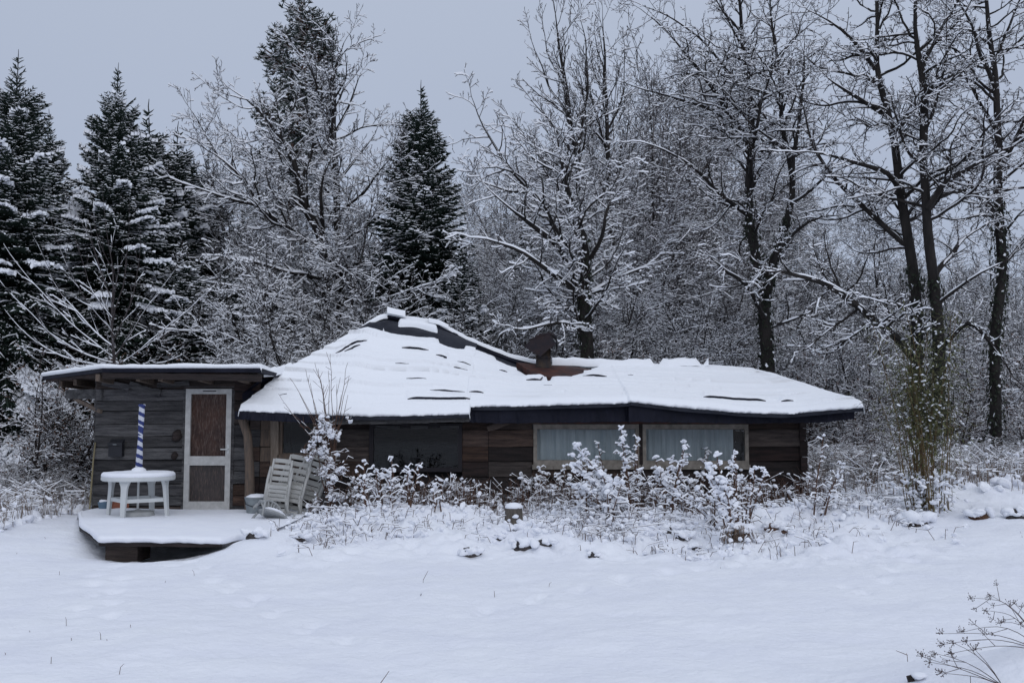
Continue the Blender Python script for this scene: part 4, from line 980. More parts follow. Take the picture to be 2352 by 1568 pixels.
def plant(kind, lib, x, y, h0, h, rot, name, label, cat='tree', group=None, wid=1.0, sink=.05):
    o = thing(name, label, cat, (x, y, gz(x, y) - sink), rot, group); s_ = h / h0
    for me in lib[kind]: link(me.name, me, o, scale=(s_ * wid, s_ * wid, s_))
    return o
def plant_px(kind, lib, px, Y, ytop, h0, rot, name, label, **k):
    t_ = at(px, ytop, Y); return plant(kind, lib, t_.x, Y, h0, t_.z - gz(t_.x, Y), rot, name, label, **k)
H0 = {'big': 12, 'mid': 11, 'dark': 11, 'small': 8}
for kind, px, Y, yt, rot, wid, label in (
    ('big', 42, 24, 128, .3, 1.0, 'tall dark spruce with white snow paws, at the left edge of the photo'),
    ('big', 272, 25.5, 158, 2.1, .92, 'tall dark snow laden spruce rising right above the flat annex roof'),
    ('mid', 112, 29, 262, 4.0, 1.0, 'spruce standing between the two tallest snow laden spruces on the left'),
    ('small', 342, 30, 240, 1.1, 1.0, 'slim spruce just right of the spruce above the annex'),
    ('small', 410, 31, 290, 2.7, .95, 'short pointed spruce beside the sprawling bare tree on the left'),
    ('mid', 480, 33, 350, .8, 1.0, 'spruce half hidden behind the bare tree with long limbs reaching left'),
    ('dark', 967, 28, 197, 5.1, 1.02, 'dark dense spruce standing alone against the sky above the roof peak'),
    ('mid', 180, 31, 420, 3.3, 1.15, 'lower spruce filling the gap behind the leafless sapling'),
    ('small', 1060, 27, 560, .4, 1.2, 'low dark spruce at the foot of the lone dense spruce'),
    ('small', 1205, 33, 520, 2.2, 1.25, 'dark spruce partly hidden behind the forked oak'),
    ('mid', 560, 36, 480, 1.9, 1.2, 'dark spruce deep in the wood behind the pine trunk'),
    ('mid', -60, 27, 300, .2, 1.1, 'spruce cut by the left border of the photo'),
    ('small', 620, 30, 600, 3.9, 1.5, 'low spreading spruce in the shade behind the roof of the hut'),
    ('small', 820, 34, 560, 5.9, 1.5, 'small spruce in the undergrowth left of the lone dense spruce'),
    ('mid', 60, 29, 520, 2.6, 1.5, 'broad low spruce filling the dark left corner of the wood'), ('small', 150, 27, 600, .9, 1.7, 'low spruce in the shade behind the left eave of the annex'), ('small', 520, 27, 600, 3.0, 1.6, 'low dark spruce behind the gap between annex and main roof'), ('small', 700, 32, 640, 4.4, 1.6, 'low dark spruce straight behind the left slope of the main roof'),
    ('small', 420, 26, 560, 1.4, 1.4, 'low dark spruce behind the right end of the annex roof')):
    plant_px(kind, CF, px, Y, yt, H0[kind], rot, 'spruce_tree', label, wid=wid, group='spruces behind the hut')

# Scots pine
def pine(label):
    seed(21); Y = 37; T = BR(); W_ = BR(); N_ = BR()
    P, R = resample([at(655, 1000, Y - 1), at(657, 850, Y - .8), at(660, 640, Y - .5), at(672, 480, Y), at(685, 330, Y), at(695, 200, Y), at(700, 90, Y), at(692, 30, Y)], [.26, .25, .22, .2, .16, .12, .07, .03], .4, .04)
    base = P[0].copy(); base.z = gz(base.x, base.y) - .1; P[0] = base.copy(); T.add(P, R)
    br = [(.0, 692, 30, 690, 5, 14), (0, 700, 60, 720, 35, 20), (0, 700, 90, 745, 60, 34), (0, 700, 110, 650, 85, 30), (.2, 698, 140, 755, 110, 40), (.2, 696, 180, 625, 120, 44), (-.4, 695, 200, 765, 170, 42), (0, 693, 230, 640, 195, 38),
          (.3, 690, 270, 735, 235, 30), (-.3, 688, 300, 600, 240, 44), (0, 686, 330, 620, 300, 40), (0, 684, 350, 745, 330, 30), (.2, 680, 400, 600, 350, 40), (-.2, 678, 430, 735, 420, 24), (0, 676, 480, 600, 430, 34), (0, 672, 520, 595, 480, 30), (.3, 690, 240, 700, 190, 40), (-.5, 690, 320, 690, 260, 40), (-.6, 684, 380, 670, 330, 36), (-.5, 670, 640, 630, 600, 30), (-.4, 665, 700, 715, 660, 26)]
    for dy, x0_, y0_, x1_, y1_, n_ in br:
        a = at(x0_, y0_ + 25, Y); b = at(x1_, y1_, Y + dy * 4); P_, R_ = resample([a, a.lerp(b, .5) - Vector((0, 0, .15)), b], [.05, .035, .02], .3, .05); W_.add(P_, R_)
        for _ in range(int(n_ * 3.2)):
            t_ = rnd() ** .6; i = int(t_ * (len(P_) - 1)); c = P_[i] + Vector((ru(-.62, .62), ru(-.9, .9), ru(-.3, .42)))
            W_.add([P_[i], P_[i].lerp(c, .5), c], [.018, .015, .01])
            for _ in range(9):
                dv = Vector((ru(-1, 1), ru(-1, 1), ru(-.25, 1))).normalized(); N_.add([c - dv * .03, c + dv * ru(.12, .22)], [.028, .008])
    root = thing('pine_tree', label, 'tree', base); lst = []
    v, q_ = wood_part(T, 8); link('trunk', make_mesh('trunk', v - np.array(base), [q_], [0], ('bark_pine',), True), root)
    v, q_ = wood_part(W_, 4); lst.append((v, q_, 0)); v, q_ = wood_part(N_, 3); lst.append((v, q_, 1)); sv, sq = snow_part(N_, .03, .42, 1.2, 3); lst.append((sv, sq, 2)); sv, sq = snow_part(W_, .03, .8, 1.2, 3); lst.append((sv, sq, 2))
    V, Q_, mi = join(lst); link('crown', make_mesh('crown', V - np.array(base), Q_, mi, ('bark_pine', 'needles_pine', 'snow_twig')), root)
pine('tall Scots pine with ragged dark tufts, its tip the highest left of centre')

# ================================================================== BARE HERO TREES
gA = GP(den=(3.4, 6.2, 9.0, 5.0), maxl=4, minr=.0058, wob=.27, trop=.05, ang=(30, 66), seg=.18, ratio=(.38, .68))
hero('broad bare tree with long limbs reaching left, in front of the tall pine', [[(745, 960, 0, .15), (746, 640, 0, .13), (742, 560, 0, .12), (715, 500, 0, .11), (690, 440, 0, .09), (670, 357, 0, .075), (640, 305, 0, .05), (600, 255, 0, .03), (560, 222, 0, .015)]], 29,
     gA, limbs=[[(742, 575, 0, .10), (660, 520, -.6, .085), (587, 470, -1, .07), (545, 393, -1, .05), (500, 358, -1, .03), (448, 268, -1, .012)], [(748, 610, 0, .07), (778, 560, -.5, .05), (840, 520, -1, .02)],
                [(587, 470, -1, .05), (510, 450, -1.5, .03), (430, 420, -2, .012)], [(700, 470, 0, .06), (600, 380, .8, .04), (520, 290, 1, .015)], [(744, 640, 0, .06), (640, 620, -1.5, .04), (520, 590, -2.5, .02)], [(744, 700, 0, .06), (620, 680, -2, .04), (450, 640, -3, .02)], [(745, 760, 0, .05), (600, 790, -2.5, .035), (430, 760, -4, .012)],
                [(690, 430, 0, .06), (720, 330, .5, .04), (700, 240, .5, .015)], [(742, 540, 0, .07), (735, 450, -1, .05), (745, 380, -1, .02)]], sd=31, cover=.95, snow=.036)
hero('bare tree with an upright double crown right of the tall pine', [[(778, 960, 1, .14), (778, 540, 1, .12), (770, 434, 1, .10), (767, 289, 1, .08), (770, 225, 1, .06), (767, 145, 1, .035), (786, 98, 1, .012)]], 29, gA,
     limbs=[[(768, 340, 1, .07), (754, 315, 1, .06), (735, 240, 1, .045), (715, 165, .5, .03), (683, 118, .5, .012)], [(772, 300, 1, .05), (800, 240, 1.5, .035), (822, 180, 1.5, .012)], [(775, 420, 1, .05), (830, 350, 1.5, .035), (865, 310, 1.5, .012)],
            [(776, 500, 1, .06), (850, 430, .5, .035), (880, 370, 0, .012)], [(777, 560, 1, .05), (850, 520, .5, .035), (890, 460, 0, .012)], [(777, 620, 1, .05), (860, 590, -1, .035), (930, 560, -1.5, .012)], [(770, 250, 1, .04), (805, 180, 2, .025), (830, 150, 2, .01)], [(778, 690, 1, .05), (880, 690, -2, .03), (980, 650, -3, .01)]], sd=32, cover=.9, snow=.03)
gO = GP(den=(3.2, 6.0, 9.0, 5.0), maxl=4, minr=.006, wob=.32, trop=.03, ang=(35, 75), seg=.17, ratio=(.38, .70))
hero('forked oak with ivy on its stem, spreading left towards the lone spruce', [[(1348, 960, 0, .17), (1346, 800, 0, .16), (1340, 700, 0, .16), (1345, 640, 0, .13), (1350, 590, 0, .11), (1345, 534, 0, .09), (1312, 476, 0, .07), (1301, 420, 0, .05), (1290, 350, 0, .025)]], 24, gO,
     limbs=[[(1338, 700, 0, .12), (1333, 675, 0, .115), (1321, 621, -.2, .10), (1298, 569, -.4, .085), (1234, 520, -.8, .06), (1170, 490, -1, .03), (1130, 440, -1, .012)], [(1298, 569, -.4, .07), (1254, 490, -.3, .06), (1219, 438, 0, .045), (1154, 370, 0, .035), (1131, 321, 0, .028), (1106, 283, 0, .02), (1087, 240, 0, .01)],
            [(1336, 690, 0, .09), (1301, 643, -.6, .075), (1248, 619, -1, .055), (1176, 566, -1.5, .035), (1118, 552, -1.5, .014)], [(1350, 600, 0, .06), (1385, 545, -.5, .05), (1390, 470, -.6, .03), (1420, 430, -.6, .012)], [(1345, 545, 0, .06), (1290, 440, .8, .04), (1240, 360, 1, .02), (1200, 300, 1, .01)],
            [(1348, 760, 0, .06), (1280, 740, -1.5, .04), (1200, 760, -2, .015)], [(1340, 680, 0, .06), (1420, 640, 1, .04), (1500, 600, 1.2, .015)], [(1219, 438, 0, .035), (1160, 440, -.4, .025), (1110, 420, -.6, .01)]], sd=33, ivy=6.0, cover=.9, snow=.032)
gT = GP(den=(2.8, 5.6, 8.0, 5.0), maxl=4, minr=.007, wob=.16, trop=.09, ang=(25, 52), seg=.22, ratio=(.38, .66))
hero('tall upright bare tree behind the forked oak, its top near the upper border', [[(1336, 960, 0, .15), (1334, 501, 0, .12), (1325, 370, 0, .09), (1308, 273, 0, .07), (1299, 177, 0, .05), (1282, 80, 0, .025), (1270, 8, 0, .01)]], 30, gT,
     limbs=[[(1322, 350, 0, .06), (1345, 270, .5, .045), (1352, 150, .5, .03), (1340, 50, .5, .01)], [(1325, 370, 0, .06), (1280, 300, 0, .04), (1230, 240, 0, .012)], [(1312, 290, 0, .05), (1260, 200, .5, .03), (1222, 100, .5, .01)], [(1330, 440, 0, .06), (1250, 370, -.5, .04), (1190, 290, -.5, .012)], [(1300, 200, 0, .04), (1265, 140, .8, .025), (1250, 80, .8, .01)]], sd=34, cover=.75)
hero('slender bare tree with a fan shaped top right of the tall upright tree', [[(1408, 960, 1, .11), (1405, 482, 1, .09), (1391, 257, 1, .06), (1386, 129, 1, .035), (1379, 45, 1, .01)]], 31, gT,
     limbs=[[(1395, 300, 1, .045), (1430, 230, 1, .03), (1440, 130, 1, .01)], [(1398, 350, 1, .045), (1365, 250, 1, .03), (1350, 180, 1, .01)], [(1402, 420, 1, .05), (1450, 350, 1, .03), (1480, 280, 1, .01)]], sd=35, cover=.75)
gC = GP(den=(3.5, 6.4, 9.0, 5.0), maxl=4, minr=.0048, wob=.30, trop=.015, ang=(38, 80), seg=.17, ratio=(.42, .78))
hero('tall black two stemmed oak behind the right roof, limbs sweeping left', [[(1762, 960, 0, .17), (1760, 850, 0, .16), (1757, 738, 0, .15), (1748, 625, 0, .125), (1731, 593, 0, .115), (1722, 500, 0, .11), (1725, 386, 0, .10), (1726, 306, 0, .085), (1722, 193, 0, .07), (1706, 97, 0, .05), (1699, -40, 0, .03)],
                                                              [(1758, 700, 0, .11), (1763, 632, -.3, .10), (1786, 568, -.5, .10), (1805, 503, -.6, .085), (1821, 440, -.6, .075), (1825, 402, -.6, .07), (1799, 322, -.6, .06), (1792, 225, -.6, .05), (1786, 129, -.6, .035), (1767, 0, -.6, .02)]], 24, gC,
     limbs=[[(1721, 345, 0, .07), (1699, 283, 0, .06), (1664, 247, 0, .055), (1620, 180, 0, .045), (1560, 110, 0, .03), (1490, 30, 0, .01)], [(1724, 500, 0, .06), (1690, 472, -.3, .055), (1656, 444, -.5, .05), (1592, 380, -.8, .035), (1527, 341, -1, .02), (1470, 325, -1, .01)],
            [(1726, 330, 0, .06), (1695, 305, .3, .05), (1640, 251, .6, .045), (1576, 232, .8, .035), (1502, 212, .8, .02), (1437, 187, .8, .01)], [(1722, 220, 0, .05), (1685, 180, 0, .04), (1624, 106, 0, .03), (1560, 48, 0, .02), (1480, 12, 0, .008)], [(1763, 632, -.3, .06), (1800, 555, -1, .05), (1837, 522, -1.2, .04), (1882, 490, -1.5, .03), (1931, 490, -1.5, .012)],
            [(1824, 410, -.6, .055), (1828, 322, -1, .045), (1844, 193, -1, .035), (1847, 97, -1, .01)], [(1812, 470, -.6, .05), (1880, 430, -1, .035), (1930, 360, -1, .012)], [(1700, 100, 0, .03), (1660, 30, 0, .02), (1640, -30, 0, .01)], [(1757, 740, 0, .06), (1700, 640, -1, .05), (1640, 600, -2, .02)], [(1757, 760, 0, .05), (1850, 720, 1, .03), (1920, 700, 1, .01)],
            [(1723, 420, 0, .05), (1740, 300, -1, .04), (1760, 180, -1.3, .02)], [(1724, 300, 0, .05), (1770, 200, 1, .03), (1780, 60, 1, .02)]], sd=36, ivy=6.3, cover=.62, snow=.022)
hero('pair of tall dark ivy clad stems rising behind the bamboo on the right', [[(2112, 1000, 0, 0.133), (2108, 820, 0, 0.125), (2104, 741, 0, 0.117), (2098, 657, 0, 0.109), (2090, 561, 0, 0.101), (2072, 465, 0, 0.094), (2059, 386, 0, 0.086), (2043, 290, 0, 0.070), (2027, 193, 0, 0.062), (2008, 97, 0, 0.047), (2011, -40, 0, 0.031)],
                                                              [(2160, 1000, -.6, 0.133), (2159, 786, -.6, 0.117), (2150, 705, -.6, 0.109), (2146, 625, -.6, 0.101), (2133, 529, -.6, 0.094), (2127, 448, -.6, 0.086), (2120, 386, -.6, 0.078), (2124, 273, -.6, .085), (2117, 161, -.6, .065), (2108, 64, -.6, 0.039), (2104, -40, -.6, .035)]], 20, gC,
     limbs=[[(2011, 160, 0, .05), (1966, 97, 0, .04), (1940, 55, 0, .03), (1866, 26, 0, .01)], [(2120, 230, -.6, .05), (2130, 206, -.6, .05), (2172, 174, -.6, .035), (2217, 161, -.6, .012)], [(2130, 480, -.6, .08), (2153, 424, -.9, .065), (2223, 386, -1.2, .05), (2294, 341, -1.5, .035), (2380, 320, -1.5, .015)],
            [(2090, 815, 0, .09), (2040, 760, -.6, .08), (1998, 721, -.9, .07), (1930, 673, -1.3, .06), (1882, 641, -1.6, .05), (1818, 622, -1.9, .035), (1737, 616, -2, .012)], [(2090, 570, 0, .07), (2027, 513, 0, .06), (1972, 471, 0, .05), (1934, 432, 0, .045), (1883, 363, 0, .035), (1857, 305, 0, .025), (1841, 245, 0, .01)],
            [(2035, 265, 0, .05), (1979, 228, -.3, .04), (1933, 212, -.4, .03), (1890, 170, -.4, .01)], [(2062, 430, 0, .06), (2020, 386, -.5, .045), (1966, 373, -.7, .04), (1933, 357, -.8, .03), (1866, 341, -.8, .012)], [(2150, 700, -.6, .05), (2220, 640, -1, .035), (2290, 610, -1.2, .012)], [(2105, 740, 0, .05), (2060, 690, -1, .04), (1990, 690, -1.5, .012)],
            [(2146, 640, -.6, .06), (2200, 560, 0, .045), (2260, 520, .4, .02)], [(2124, 300, -.6, .04), (2160, 240, -1, .03), (2180, 120, -1, .015)], [(2117, 160, -.6, .04), (2160, 80, -.9, .03), (2200, -10, -1, .015)], [(2160, 800, -.6, .06), (2230, 720, -1, .05), (2290, 800, -1.4, .03), (2330, 860, -1.5, .012)]], sd=37, ivy=4.6, cover=.62, snow=.02)
hero('tall dark ivy clad tree near the right border of the photo', [[(2288, 1020, 0, 0.133), (2288, 883, 0, 0.117), (2291, 754, 0, 0.109), (2297, 625, 0, 0.109), (2294, 465, 0, 0.101), (2294, 386, 0, 0.094), (2288, 290, 0, 0.078), (2281, 161, 0, 0.062), (2269, 48, 0, 0.047), (2262, -40, 0, 0.031)]], 22, gC,
     limbs=[[(2292, 400, 0, .06), (2340, 300, 0, .05), (2390, 180, 0, .02)], [(2290, 300, 0, .05), (2230, 200, .5, .035), (2180, 80, .5, .02)], [(2294, 500, 0, .05), (2220, 420, 1, .035), (2150, 330, 1.4, .015)], [(2280, 150, 0, .04), (2320, 60, 0, .03), (2350, -20, 0, .015)], [(2296, 620, 0, .05), (2360, 540, 0, .03), (2400, 480, 0, .015)], [(2285, 200, 0, .05), (2240, 90, -1, .035), (2200, 0, -1, .02)]], sd=38, ivy=6.0, cover=.62, snow=.02)
gS = GP(den=(1.5, 3.2, 4.0), maxl=2, minr=.0045, wob=.07, trop=.07, ang=(18, 34), seg=.2, ratio=(.35, .6))
hero('young leafless tree with fine upswept snowy branches just above the annex roof', [[(268, 900, 0, .035), (264, 800, 0, .03), (260, 700, 0, .022), (257, 620, 0, .012), (254, 555, 0, .008)]], 20.5, gS,
     limbs=[[(266, 825, 0, .009), (215, 790, -.2, .011), (150, 735, -.4, .009), (85, 650, -.4, .007)], [(265, 800, 0, .009), (200, 750, .2, .011), (140, 680, .3, .014), (108, 612, .3, .007)], [(263, 770, 0, .013), (205, 700, -.3, .010), (160, 635, -.5, .012), (140, 575, -.5, .007)], [(262, 735, 0, .013), (215, 670, 0, .009), (180, 560, 0, .007)], [(260, 700, 0, .011), (225, 620, 0, .014), (205, 520, 0, .006)],
            [(266, 835, 0, .013), (190, 815, -.3, .010), (110, 770, -.5, .012), (60, 700, -.5, .006)], [(265, 815, 0, .011), (310, 760, 0, .014), (345, 690, 0, .006)], [(262, 780, 0, .011), (300, 700, .2, .014), (325, 610, .2, .006)], [(260, 740, 0, .011), (285, 660, -.2, .012), (290, 570, -.2, .006)], [(266, 850, 0, .011), (180, 835, 0, .009), (80, 790, 0, .007)], [(266, 840, 0, .011), (330, 800, 0, .009), (390, 740, 0, .007)]],
     name='sapling', sd=39, bark='twig_grey', twig='twig_grey', cover=.95, snow=.022)

# ================================================================== WOOD AND THICKET BEHIND
def lib_tree(h, sdn, den, spread=.9, bark='bark', twig='twig', snow=.05, cover=.8, minr=.013, r0=.11, droop=0.0, trop=.06, start=.3, n_stem=1, lv=3, ang=(28, 58), leaf=0):
    seed(sdn); T = BR(); big = BR(); small = BR(); g = GP(den=den, maxl=lv, minr=minr, wob=.2, trop=trop, ang=ang, seg=.3, droop=droop)
    for s_ in range(n_stem):
        lx = ru(-.06, .06) if n_stem == 1 else ru(-.4, .4); ly = ru(-.06, .06) if n_stem == 1 else ru(-.4, .4); hh = h * (1 if s_ == 0 else ru(.6, .98))
        pts = [Vector((lx * hh * t_ + (ru(-.1, .1) if n_stem > 1 else ru(-.035, .035) * hh * (t_ > 0)), ly * hh * t_ + ru(-.03, .03) * hh * (t_ > 0), hh * t_)) for t_ in (0, .15, .3, .45, .6, .8, 1)]
        P, R = resample(pts, [r0, r0 * .9, r0 * .75, r0 * .6, r0 * .45, r0 * .25, r0 * .08], .4, .06); T.add(P, R)
        dirs = [(P[min(i + 1, len(P) - 1)] - P[max(i - 1, 0)]).normalized() for i in range(len(P))]
        gg = GP(**{**g.__dict__}); gg.ratio = (.2 * spread, .36 * spread); sprout(big, small, P, R, dirs, h * .8, 0, gg, start=start)
    lst = []
    v, q = wood_part(T, 6); sv, sq = snow_part(T, snow, cover, 1, sdn, five=True); V, Q_, mi = join([(v, q, 0), (sv, sq, 1)]); t_ = make_mesh('trunk', V, Q_, mi, (bark, 'snow_twig'), True)
    for B_, k_, m_ in ((big, 4, 0), (small, 3, 1)):
        if B_.L: v, q = wood_part(B_, k_); sv, sq = snow_part(B_, snow, cover, 1.15, sdn + 1, minw=.006); lst += [(v, q, m_), (sv, sq, 2)]
    if leaf:
        P = np.array(small.P); idx_ = np.random.RandomState(sdn).choice(len(P), leaf); C = P[idx_]; rs = np.random.RandomState(sdn + 3); A_ = rs.uniform(-.05, .05, (leaf, 3, 3)); Vl = (C[:, None] + A_).reshape(-1, 3)
        lst.append((Vl, np.arange(leaf * 3).reshape(-1, 3), 3))
    V, Q_, mi = join(lst); c_ = make_mesh('crown', V, Q_, mi, (bark, twig, 'snow_twig', 'leaf_brown'))
    return (t_, c_)
WL = {}
for i in range(3): WL['wood%d' % i] = lib_tree(13, 60 + i, (3.4, 5.6, 7.5), 1.5, 'bark_grey', 'twig_grey', snow=.022, cover=.5, minr=.008, r0=.09, n_stem=2, ang=(35, 75), start=.15)
for i in range(2): WL['birch%d' % i] = lib_tree(13, 70 + i, (3.2, 4.5, 5.5), .7, 'bark_birch', 'twig_grey', snow=.014, cover=.35, minr=.007, r0=.08, droop=.16, trop=.08, ang=(20, 45))
for i in range(3): WL['pole%d' % i] = lib_tree(12, 80 + i, (2.4, 4.6, 5.6), 1.1, 'bark', 'twig', snow=.022, cover=.5, minr=.009, r0=.09, start=.28, ang=(35, 75))
for i in range(4): WL['shrub%d' % i] = lib_tree(4.4, 90 + i, (4.0, 7.5, 8.5), 1.25, 'twig', 'twig_brown', snow=.018, cover=.58, minr=.006, r0=.03, n_stem=6, start=.08, ang=(30, 70), trop=.02, leaf=500)
for i in range(2): WL['hazel%d' % i] = lib_tree(6.5, 96 + i, (3.0, 6.0, 7.5), 1.3, 'bark', 'twig', snow=.021, cover=.62, minr=.0065, r0=.05, n_stem=5, start=.15, ang=(28, 66), trop=.03)
for i in range(2): WL['frost%d' % i] = lib_tree(11, 104 + i, (3.4, 5.8, 8.0), 1.35, 'bark_grey', 'twig_grey', snow=.021, cover=.75, minr=.007, r0=.08, n_stem=2, ang=(30, 68), start=.2)
WH = {'frost': 11, 'wood': 13, 'birch': 13, 'pole': 12, 'shrub': 4.4, 'hazel': 6.5}
def skyline(px):
    return float(np.interp(px, [-200, 0, 300, 450, 620, 900, 1000, 1100, 1180, 1250, 1330, 1500, 1600, 1750, 1850, 1960, 2100, 2352, 2600], [500, 500, 520, 560, 520, 560, 640, 640, 560, 350, 300, 150, 230, 400, 600, 640, 600, 520, 500]))
seed(101)
def scatter(kinds, n, y0, y1, px0, px1, ytop, name, label, grp, jit=60, cat='tree', widr=(.9, 1.2), hmax=99, hmin=1.5):
    for i in range(n):
        k = random.choice(kinds); px = px0 + (px1 - px0) * (i + rnd()) / n; Y = ru(y0, y1); yt = (ytop(px) if callable(ytop) else ytop) + ru(-.2, 1) * jit
        h = at(px, yt, Y); hh = h.z - gz(h.x, Y); hh = max(hmin, min(hh, hmax)); plant(k, WL, h.x, Y, WH[k[:-1]], hh, ru(0, 6.28), name, label, cat, grp, wid=ru(*widr))
scatter(['wood0', 'wood1', 'wood2', 'wood1', 'pole1'], 24, 38, 62, 1180, 1900, skyline, 'woodland_tree', 'thin grey bare tree in the crowded wood behind the right roof', 'bare trees of the wood behind the right roof', 140, widr=(.85, 1.2))
scatter(['hazel0', 'hazel1', 'wood0', 'wood2'], 44, 33, 48, 1150, 2500, lambda p: float(np.interp(p, [1150, 1300, 1600, 1750, 1900, 2000, 2352], [560, 480, 500, 600, 680, 680, 620])), 'woodland_tree', 'snow dusted many branched tree filling the wood between the larger trunks', 'many branched trees filling the wood', 120, widr=(1.0, 1.4))
scatter(['birch0', 'birch1'], 8, 36, 48, 1400, 1620, lambda p: 150, 'birch_tree', 'pale fine twigged birch behind the dark two stemmed oak', 'birches behind the two stemmed oak', 150)
scatter(['birch0', 'birch1'], 2, 36, 40, 1130, 1230, lambda p: 330, 'birch_tree', 'drooping grey birch in the wood behind the forked oak', 'birches behind the forked oak', 60)
scatter(['pole0', 'pole1', 'pole2', 'wood0'], 14, 34, 55, 1880, 2450, lambda p: 480, 'woodland_tree', 'thin dark pole stemmed tree seen between the big trunks on the right', 'pole stemmed trees between the big trunks on the right', 200, widr=(.9, 1.3))
scatter(['wood0', 'wood1', 'wood2', 'hazel0'], 30, 36, 52, 1800, 2500, lambda p: 690, 'woodland_tree', 'low bare tree in the grey wood far behind the bamboo', 'low bare trees far behind the bamboo', 80, widr=(1.3, 1.8))
scatter(['wood0', 'wood1', 'hazel1', 'hazel0'], 16, 32, 40, 380, 1180, lambda p: 570, 'woodland_tree', 'snow dusted bare tree in the wood between the lone spruce and the pine', 'bare trees between the spruces', 90, widr=(1.1, 1.5))
scatter(['frost0', 'frost1'], 9, 30, 35, 440, 930, lambda p: float(np.interp(p, [440, 560, 700, 800, 930], [420, 330, 330, 340, 520])), 'woodland_tree', 'finely twigged frosted tree filling the wood left of the lone spruce', 'frosted trees left of the lone spruce', 110, widr=(1.0, 1.3))
scatter(['frost0', 'frost1'], 6, 29, 34, 1100, 1420, lambda p: 400, 'woodland_tree', 'finely twigged frosted tree around the forked oak', 'frosted trees around the forked oak', 110, widr=(.9, 1.2))
scatter(['hazel0', 'hazel1'], 18, 24, 30, 380, 1250, lambda p: 590, 'hazel_bush', 'tall snow laden hazel in the thicket behind the high roof', 'snow laden hazels behind the high roof', 120, cat='bush')
scatter(['hazel0', 'hazel1'], 22, 25, 33, 1230, 2400, lambda p: 630, 'hazel_bush', 'tall snow laden hazel in the thicket behind the low right roof', 'snow laden hazels behind the low right roof', 130, cat='bush')
scatter(['shrub0', 'shrub1', 'shrub2', 'shrub3'], 26, 23, 30, 560, 2420, lambda p: 770, 'shrub', 'snow dusted leafless shrub in the dense thicket behind the hut', 'snow dusted shrubs of the thicket behind the hut', 70, cat='shrub')
scatter(['shrub0', 'shrub1', 'shrub2', 'shrub3'], 20, 30, 42, 1200, 2420, lambda p: 740, 'shrub', 'grey leafless shrub far back in the thicket on the right', 'grey shrubs far back on the right', 60, cat='shrub', widr=(1.3, 1.7))
scatter(['shrub0', 'shrub1', 'shrub2', 'shrub3'], 12, 17.5, 23, 1860, 2420, lambda p: 960, 'shrub', 'low snowy bramble like shrub right of the hut', 'low snowy shrubs right of the hut', 60, cat='shrub', widr=(1.2, 1.8), hmin=.8)
scatter(['shrub0', 'shrub1', 'shrub2', 'shrub3'], 8, 17.5, 22, -80, 225, lambda p: 1050, 'shrub', 'low snowy shrub left of the annex', 'low snowy shrubs left of the annex', 110, cat='shrub', widr=(1.2, 1.8), hmin=.8)
scatter(['shrub0', 'shrub1'], 3, 19.5, 21, 90, 215, lambda p: 790, 'shrub', 'dense pale snowy bush beside the left eave of the annex', 'dense snowy bushes left of the annex eave', 40, cat='shrub', widr=(1.1, 1.3))

# ================================================================== VEGETATION IN FRONT OF AND BESIDE THE HUT
def weed(px0, py0, px1, py1, label, heavy=1.0, n=3, sdn=0, name='snowy_weed', spread=.12, Y=None, blob=.045, sidel=.16):
    seed(500 + sdn); b = pxg(px0, py0) if Y is None else at(px0, py0, Y)
    b.z = gz(b.x, b.y) - .03; top = at(px1, py1, b.y); B_ = BR(); C = []; Rr = []
    H = (top - b).length
    for i in range(n):
        tp_ = top + Vector((ru(-1, 1) * spread * (i > 0) * 1.2, ru(-1, 1) * spread, -abs(ru(0, .35)) * H * (i > 0))); b1 = b + Vector((ru(-1, 1), ru(-1, 1), 0)) * spread * .5
        P, R = resample([b1, b1.lerp(tp_, .4) + Vector((ru(-.03, .03), 0, .04)), tp_], [.012, .010, .005], .06, .012); B_.add(P, R)
        for k in range(len(P)):
            t_ = k / len(P)
            if t_ < .15: continue
            if rnd() < .85:
                d = Vector((ru(-1, 1), ru(-1, 1), ru(.0, .7))).normalized(); l_ = sidel * ru(.3, 1.1) * (1.15 - .6 * t_); e_ = P[k] + d * l_; e2 = e_ + (d + Vector((0, 0, -.9))).normalized() * l_ * .5
                B_.add([P[k], e_, e2], [.006, .005, .003])
                if rnd() < heavy * .55:
                    for _ in range(1 + int(rnd() * 3)): C.append(tuple(P[k].lerp(e_, ru(.3, 1.2)) + Vector((ru(-.02, .02), ru(-.02, .02), ru(-.01, .02))) - b)); Rr.append(blob * ru(.25, .78))
                if rnd() < heavy * .5: C.append(tuple(e2 + Vector((0, 0, .01)) - b)); Rr.append(blob * ru(.25, .6))
            if rnd() < heavy * .16: C.append(tuple(P[k] + Vector((ru(-.02, .02), ru(-.02, .02), .01)) - b)); Rr.append(blob * ru(.4, .95))
        C.append(tuple(tp_ + Vector((0, 0, .01)) - b)); Rr.append(blob * ru(.8, 1.1))
    o = thing(name, label, 'plant', b, 0, 'snow laden weeds around the hut'); v, q = wood_part(B_, 4); sv, sq = snow_part(B_, .020, .85, 1.5, sdn, minw=.008); m = MB(); m.blobs(np.array(C) + np.array(b), np.array(Rr) * .74, 0, squash=.62, jit=.36); V, Q_, mi = join([(v, q, 0), (sv, sq, 1), (np.concatenate(m.v), np.array(m.f[(3, 0)]), 2)])
    link('foliage', make_mesh('foliage', V - np.array(b), Q_, mi, ('stalk', 'snow_twig', 'snow')), o)
    
